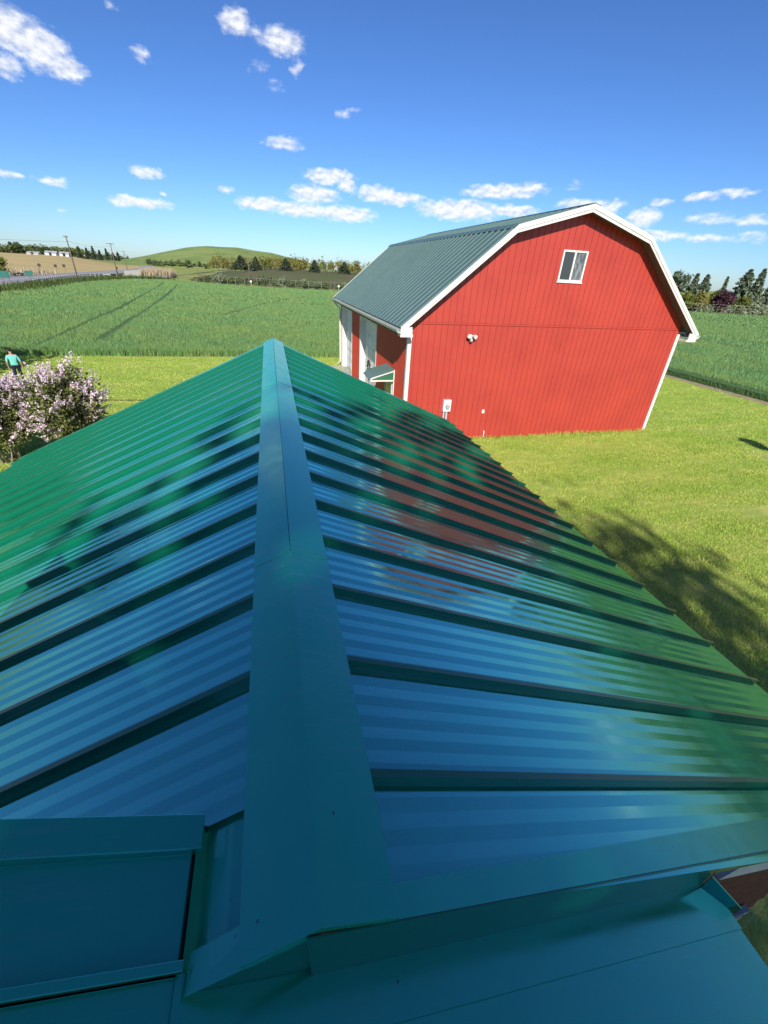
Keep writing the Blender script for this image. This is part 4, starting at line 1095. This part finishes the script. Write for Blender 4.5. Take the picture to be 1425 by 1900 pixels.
wire('power_line', (-41.4, 119.2, 8.2), (-51.1, 184, 8.9), .7, 'overhead wire between the two poles beside the road')
wire('power_line', (-41.4, 119.2, 8.0), (-60, 30, 8.2), 1.0, 'overhead wire running off left from the nearest pole')
wire('power_line', (-51.1, 184, 9.6), (-75, 290, 8.5), .9, 'overhead wire running from the road bend towards the farm')
pole((-75, 290, 0), 8.7, 'distant utility pole beyond the road bend', ((8.5, 1.8, .2),), .16)
# ---- guard rails
def guardrail(line, label, h=.75, post_col='concrete'):
    root = empty('guard_rail', (*line[0], 0)); tag(root, label, 'guard rail', 'guard rails along the road')
    x0, y0 = line[0]
    pm = MB(); pm.box(-.10, .10, -.10, .10, 0, h + .1); pm = pm.mesh('post', M[post_col])
    pts = []; carry = 0
    for a, b in zip(line[:-1], line[1:]):
        a = Vector(a); b = Vector(b); L = (b - a).length; d = (b - a) / L; t = carry
        while t < L: pts.append((a + d * t)); t += 2.0
        carry = t - L
    for p in pts: link('post', pm, root, (p.x - x0, p.y - y0, 0))
    mb = MB()
    for a, b in zip(pts[:-1], pts[1:]):
        mb.hexa([(a.x - x0 - .16, a.y - y0, h - .28), (b.x - x0 - .16, b.y - y0, h - .28), (b.x - x0 - .11, b.y - y0, h - .28), (a.x - x0 - .11, a.y - y0, h - .28), (a.x - x0 - .16, a.y - y0, h), (b.x - x0 - .16, b.y - y0, h), (b.x - x0 - .11, b.y - y0, h), (a.x - x0 - .11, a.y - y0, h)])
    mb.build('rail', M['grey'], root)
guardrail([(-46.3, 107), (-50.5, 128), (-53.6, 150), (-54.5, 164), (-52, 172), (-46, 172), (-38, 166.5), (-30, 159)], 'pale guard rail along the field side of the road')
guardrail([(-58.5, 100), (-62.5, 128), (-66.5, 158), (-68.6, 178)], 'grey guard rail on the far side of the road')
# ---- road signs
def sign(loc, rz, w, h, zc, label, matn, posts=1, diamond=False):
    root = empty('road_sign', loc, rz); tag(root, label, 'sign', 'road signs')
    g = MB()
    if diamond:
        g.prism([(0, zc - h / 2), (w / 2, zc), (0, zc + h / 2), (-w / 2, zc)], lambda a, b: (a, -.03, b), lambda a, b: (a, -.01, b))
    else: g.box(-w / 2, w / 2, -.03, -.01, zc - h / 2, zc + h / 2)
    g.build('board', M[matn], root)
    for k in range(posts):
        x = 0 if posts == 1 else (-w * .32 + k * w * .64); g = MB(); g.box(x - .05, x + .05, -.009, .07, -.1, zc + h * .3); g.build('post', M['pole'], root)
sign((-45.9, 99.0, 0), .35, 1.5, 1.1, 2.0, 'wide green road sign on two posts at the left edge', 'sign', 2)
sign((-45.5, 107.2, 0), .35, 1.2, .95, 2.05, 'small green road sign on one post before the guard rail', 'sign', 1)
sign((-66.6, 165, 0), .3, 1.1, 1.1, 2.5, 'dark diamond warning sign across the road', 'signback', 1, True)
sign((-66.5, 176, 0), .3, .8, .8, 2.3, 'left of the pair of small dark signs across the road', 'signback', 1)
sign((-64.8, 178, 0), .3, .8, .8, 2.4, 'right of the pair of small dark signs across the road', 'signback', 1)
sign((-54.2, 196, 0), .3, .9, .9, 2.2, 'small dark diamond sign beside the road bend pole', 'signback', 1, True)
for (x, y, lb) in ((-4.9, 142.4, 'white round marker by the fence under the brown pole'), (19.6, 136.0, 'white round marker by the fence near the barn gutter')):
    root = empty('marker', (x, y, 0)); tag(root, lb, 'marker', 'white markers by the fence')
    g = MB(); g.tube([(0, -1.2, -.05), (0, -1.2, 1.2)], .05, 6); g.build('post', M['white'], root)
    g = MB(); g.tube([(0, -1.3, 1.45), (0, -1.24, 1.45)], .3, 14); g.build('disc', M['white'], root)
# ---- concrete wing wall, ramp and reeds near the road bend
g = MB(); g.hexa([(-48.6, 183, 0), (-41.8, 186.5, 0), (-42, 187, 0), (-48.8, 183.5, 0), (-48.6, 183, 1.7), (-41.8, 186.5, 2.4), (-42, 187, 2.4), (-48.8, 183.5, 1.7)])
tag(g.build('retaining_wall', M['concrete']), 'pale concrete retaining wall beside the road bend', 'wall')
g = MB(); g.hexa([(-36.5, 168, 0), (-33, 167, 0), (-36.5, 205, 0), (-40.5, 205, 0), (-36.5, 168, .2), (-33, 167, .2), (-36.5, 205, 1.3), (-40.5, 205, 1.3)])
tag(g.build('concrete_ramp', M['concrete']), 'pale concrete ramp right of the dry reeds', 'ramp')
rng = np.random.default_rng(8); n = 1500
x = rng.uniform(-43, -34, n); y = 186 + rng.uniform(-6, 8, n) + (x + 40) * .4; h = rng.uniform(1.6, 3.7, n); a = rng.uniform(0, 6.28, n); w = .13
V = np.stack([np.c_[x - np.cos(a) * w, y - np.sin(a) * w, x * 0], np.c_[x + np.cos(a) * w, y + np.sin(a) * w, x * 0], np.c_[x + rng.normal(size=n) * .3, y + rng.normal(size=n) * .3, h]], 1).reshape(-1, 3)
tag(npmesh('reed_bed', V, np.arange(len(V)).reshape(-1, 3), M['reed']), 'tall dry tan reeds beside the road bend', 'reeds', kind='stuff')
rng = np.random.default_rng(9); n = 5000        # weeds along the verge
t = rng.uniform(0, 1, n); x = np.interp(t, [0, .35, .6, .8, 1], [-39.5, -42.5, -44, -40, -31]) + rng.normal(size=n) * 1.3; y = np.interp(t, [0, .35, .6, .8, 1], [82, 112, 140, 158, 160]) + rng.normal(size=n) * 1.3
h = rng.uniform(.4, 1.5, n); a = rng.uniform(0, 6.28, n); w = .14
V = np.stack([np.c_[x - np.cos(a) * w, y - np.sin(a) * w, x * 0], np.c_[x + np.cos(a) * w, y + np.sin(a) * w, x * 0], np.c_[x + rng.normal(size=n) * .2, y + rng.normal(size=n) * .2, h]], 1).reshape(-1, 3)
tag(npmesh('verge_weeds', V, np.arange(len(V)).reshape(-1, 3), M['leaf']), 'rough weeds along the verge below the road', 'weeds', kind='stuff')
rng = np.random.default_rng(10); n = 900
x = rng.uniform(-77, -65, n); y = 158 + rng.uniform(-8, 14, n); h = rng.uniform(.6, 2.2, n); a = rng.uniform(0, 6.28, n); w = .12
V = np.stack([np.c_[x - np.cos(a) * w, y - np.sin(a) * w, x * 0], np.c_[x + np.cos(a) * w, y + np.sin(a) * w, x * 0], np.c_[x + rng.normal(size=n) * .25, y + rng.normal(size=n) * .25, h]], 1).reshape(-1, 3)
tag(npmesh('dry_grass', V, np.arange(len(V)).reshape(-1, 3), M['reed']), 'pale dry grass behind the far guard rail', 'grass', kind='stuff')
# ---- farm on the rise
def shed_far(loc, w, d, h, label, rz=0):
    root = empty('farm_building', loc, rz); tag(root, label, 'building', 'white farm buildings on the rise')
    g = MB(); g.box(-w / 2, w / 2, -d / 2, d / 2, -.5, h); g.build('wall', M['ltgrey'], root)
    g = MB(); g.prism([(-d / 2 - .3, h + .01), (d / 2 + .3, h + .01), (0, h + d * .28)], lambda a, b: (-w / 2 - .3, a, b), lambda a, b: (w / 2 + .3, a, b)); g.build('roof', M['grey'], root)
    g = MB(); g.box(-.9, .9, -d / 2 - .06, -d / 2 - .01, 0, 2.2); g.build('door', M['dark'], root)
shed_far((-160, 424, 4.4), 7.5, 6, 1.5, 'widest white farm building on the far rise')
shed_far((-150.5, 422, 4.4), 6, 6, 1.4, 'white farm building nearest the tall pole on the far rise', .1)
shed_far((-172, 424, 3.9), 8, 5, 1.2, 'lowest white farm building at the left of the farm', -.1)
# ---- right-hand trees beyond the fence
decid('conifer_tree', 'broad grey green conifer next to the barn gutter', 'tree', (110.6, 108, 0), 10.3, 3.1, 4.2, 'spruce', 41, nclump=46, nleaf=4200, leaf=.34, clump=.24)
conifer('conifer_tree', 'left of the two slim conifers behind the lime shrubs', (116.9, 108.5, 0), 9.3, 2.5, 'spruce', 42, n=4800, leaf=.38, levels=15, rag=.35)
conifer('conifer_tree', 'right of the two slim conifers behind the lime shrubs', (120.0, 108, 0), 9.2, 2.6, 'spruce', 43, n=4800, leaf=.38, levels=15, rag=.35)
conifer('conifer_tree', 'small lone blue green conifer farther off behind the purple tree', (147.3, 125, 0), 9.6, 1.5, 'spruce', 44, n=3000, leaf=.36, levels=14)
conifer('conifer_tree', 'tall broad conifer just right of the purple tree', (130.8, 105, 0), 11.0, 3.9, 'spruce', 45, n=7000, leaf=.4, levels=16, rag=.35)
conifer('conifer_tree', 'tall narrow conifer at the right edge', (135.6, 105, 0), 11.4, 2.5, 'spruce', 46, n=5500, leaf=.38, levels=18, rag=.25)
conifer('conifer_tree', 'short dark conifer cut by the right edge', (140.5, 105, 0), 8.0, 2.0, 'spruce', 47, n=4200, leaf=.38)
decid('purple_tree', 'dark purple leaved tree behind the fence', 'tree', (118.6, 99.4, 0), 5.9, 2.5, 2.6, 'purpleleaf', 48, nclump=34, nleaf=3200, leaf=.26)
SH = [((106.5, 104.5), 4.6, 2.6, 'limeleaf', 'lime green shrub beside the barn gutter'), ((111.0, 104.5), 5.2, 2.5, 'limeleaf', 'taller lime green shrub below the broad conifer'), ((115.6, 103.4), 4.9, 2.2, 'yellowleaf', 'yellow green shrub left of the purple tree'),
      ((120.5, 103.2), 5.8, 2.5, 'limeleaf', 'tallest lime shrub just behind the purple tree'), ((124.4, 98.6), 4.6, 1.9, 'limeleaf', 'bright lime shrub right of the purple tree'), ((129.3, 98.0), 3.4, 2.4, 'silverleaf', 'pale silvery shrub behind the fence right of the lime shrub'),
      ((134.0, 95.5), 3.6, 2.6, 'silverleaf', 'pale silvery shrub at the right edge')]
for i, ((x, y), h, r, lm, lb) in enumerate(SH):
    decid('shrub', lb, 'shrub', (x, y, 0), h, r, h * .48, lm, 60 + i, nclump=34, nleaf=2400, leaf=.32, stems=3, group='shrubs beyond the right hand fence')
rng = np.random.default_rng(77); pts = []
for k in range(60):
    t = rng.uniform(0, 1); c = np.array([85 + 70 * t, 113 - 28 * t + rng.uniform(.6, 4) - (2.5 if t > .4 else 0), rng.uniform(.5, 1.7)])
    pts.append(c + rng.normal(size=(90, 3)) * np.array([1.2, .8, .6]))
P = np.concatenate(pts); P = P[P[:, 2] > .1]; V, F = leaf_quads(P, .3, rng)
tag(npmesh('hedge_scrub', V, F, M['silverleaf']), 'low pale scrub growing through the fence on the right', 'scrub', kind='stuff')
# ---- five dark pines along the embankment
for i, (x, w, hh, lb) in enumerate(((-10.4, 7.2, 5.0, 'broadest dark pine on the embankment, left of the brown pole'), (-4.4, 5.6, 4.8, 'dark pine just right of the brown pole'), (7.6, 6.2, 4.9, 'middle dark pine of the five on the embankment'), (19.5, 4.9, 4.8, 'fourth dark pine on the embankment, second from the barn roof'), (32.3, 5.5, 4.9, 'dark pine on the embankment nearest the barn roof'))):
    conifer('pine_tree', lb, (x, 205, 3.5), hh, w * .5, 'pine', 80 + i, n=2600, leaf=.34, levels=9, rag=.18, base=.02, group='dark pines on the embankment')
for i, (x, y, h, r, lb) in enumerate(((-14.6, 152, 3.6, 2.0, 'pale round shrub behind the fence near the short pole'), (4.0, 144, 2.8, 1.7, 'pale shrub behind the fence right of the brown pole'), (10.5, 143, 3.0, 1.5, 'upright pale shrub in the middle of the fence'), (14.0, 142.5, 2.5, 1.6, 'low pale shrub nearest the barn along the fence'), (23, 141, 2.6, 1.6, 'pale shrub just beside the barn eave'))):
    decid('shrub', lb, 'shrub', (x, y, 0), h, r, h * .5, 'silverleaf', 90 + i, nclump=22, nleaf=900, leaf=.26, stems=3, group='pale shrubs along the far fence')
# ---- masses of far vegetation
def mass(name, label, cat, spots, leafm, leaf, seed, per=120, stems=None):
    rng = np.random.default_rng(seed); pts = []; st = MB()
    for (x, y, z, h, r) in spots:
        k = max(3, int(r * 1.6) + 3)
        for _ in range(k):
            c = np.array([x + rng.normal() * r * .45, y + rng.normal() * r * .3, z + h * rng.uniform(.35, .92)])
            pts.append(c + rng.normal(size=(per // k, 3)) * np.array([r * .3, r * .3, h * .13]))
        if stems: st.tube([(x, y, z - .3), (x + rng.normal() * .2, y, z + h * .85)], [h * .018, .03], 5, cap=False)
    P = np.concatenate(pts); V, F = leaf_quads(P, leaf, rng)
    o = npmesh(name, V, F, M[leafm]); tag(o, label, cat, kind='stuff')
    if stems: st.build('stems', M[stems], o)
rr = random.Random(6)
mass('far_woodland', 'yellow green spring woodland behind the embankment pines', 'trees', [(rr.uniform(-4, 125), rr.uniform(258, 292), 3.4, rr.uniform(4.2, 6.6), rr.uniform(1.8, 2.8)) for _ in range(110)], 'yellowleaf', .5, 101, 150, 'palebark')
mass('lime_woodland', 'lime green tree tops mixed into the far woodland', 'trees', [(rr.uniform(-4, 125), rr.uniform(262, 295), 3.4, rr.uniform(4.8, 7.4), rr.uniform(1.4, 2.4)) for _ in range(38)], 'limeleaf', .45, 102, 130, 'palebark')
mass('bare_woodland', 'thin grey tree tops standing above the far woodland', 'trees', [(rr.uniform(28, 125), rr.uniform(296, 320), 3.2, rr.uniform(6, 9.4), rr.uniform(.8, 1.5)) for _ in range(60)], 'silverleaf', .3, 103, 60, 'palebark')
mass('hill_hedge', 'row of dark bushes along the foot of the grassy hill', 'bushes', [(x + rr.uniform(-1, 1), 505 + rr.uniform(-4, 4), 0, rr.uniform(3.8, 6.8), rr.uniform(2.2, 3.8)) for x in range(-112, 10, 4)], 'darkbrush', .8, 104, 130)
mass('hill_birches', 'pale yellow trees on the lower hill slope left of the pines', 'trees', [(rr.uniform(-48, 30), rr.uniform(430, 480), 0, rr.uniform(7, 12), rr.uniform(2.2, 3.6)) for _ in range(46)], 'yellowleaf', .7, 105, 140, 'palebark')
mass('ridge_wood', 'dark wood along the rise behind the stubble field', 'trees', [(rr.uniform(-340, -168), rr.uniform(475, 500), 2.5, rr.uniform(5, 8.5), rr.uniform(3, 5)) for _ in range(70)], 'darkbrush', .9, 106, 170)
mass('ridge_spring_wood', 'paler wood on top of the ridge behind the farm', 'trees', [(rr.uniform(-400, -205), rr.uniform(600, 650), 5.0, rr.uniform(5, 8), rr.uniform(4, 6)) for _ in range(70)], 'limeleaf', 1.1, 107, 150)
mass('horizon_wood', 'thin grey green trees on the horizon left of the hill', 'trees', [(rr.uniform(-205, -150), rr.uniform(560, 640), 2, rr.uniform(4, 8), rr.uniform(2, 4)) for _ in range(26)], 'darkbrush', .8, 108, 90)
mass('embankment_brush', 'dark scrub along the foot of the embankment behind the fence', 'scrub', [(-22 + 58 * t + rr.uniform(-.6, .6), 160 - 20 * min(1, t * 1.6) + rr.uniform(-1.5, 4.5), 0, rr.uniform(1.2, 2.5), rr.uniform(1.0, 1.9)) for t in [i / 70 for i in range(71)]], 'darkbrush', .3, 109, 110)
EV = [(-153, 9.0, 2.6), (-147.5, 8.2, 2.4), (-143, 9.6, 2.2), (-138.5, 7.0, 2.0), (-133.5, 8.4, 1.6), (-129, 5.6, 1.8), (-125.5, 6.2, 1.7)]
EVL = ['first', 'second', 'third', 'fourth', 'fifth', 'sixth', 'last']
for i, (x, h, r) in enumerate(EV):
    conifer('evergreen_tree', EVL[i] + ' dark evergreen of the far row, counted from the farm buildings', (x + 8, 436, 3.5), h * .9, r, 'pine', 120 + i, n=700, leaf=.6, levels=8, base=.02, rag=.3, group='far row of dark evergreens')
decid('roadside_bush', 'yellow green bush at the left edge beyond the road', 'bush', (-67.5, 143, 0), 5.3, 3.2, 2.6, 'limeleaf', 140, nclump=34, nleaf=2600, leaf=.3, stems=3)
for i, (x, y, h, r, lb) in enumerate(((-262, 440, 10, 6, 'tall dark round tree at the far left of the ridge'), (-188, 436, 9, 5, 'tall dark round tree left of the white farm buildings'), (-170, 440, 7, 5, 'round dark tree just behind the white farm buildings'))):
    decid('far_tree', lb, 'tree', (x, y, 3.5), h, r, h * .42, 'darkbrush', 150 + i, nclump=24, nleaf=1400, leaf=.8)
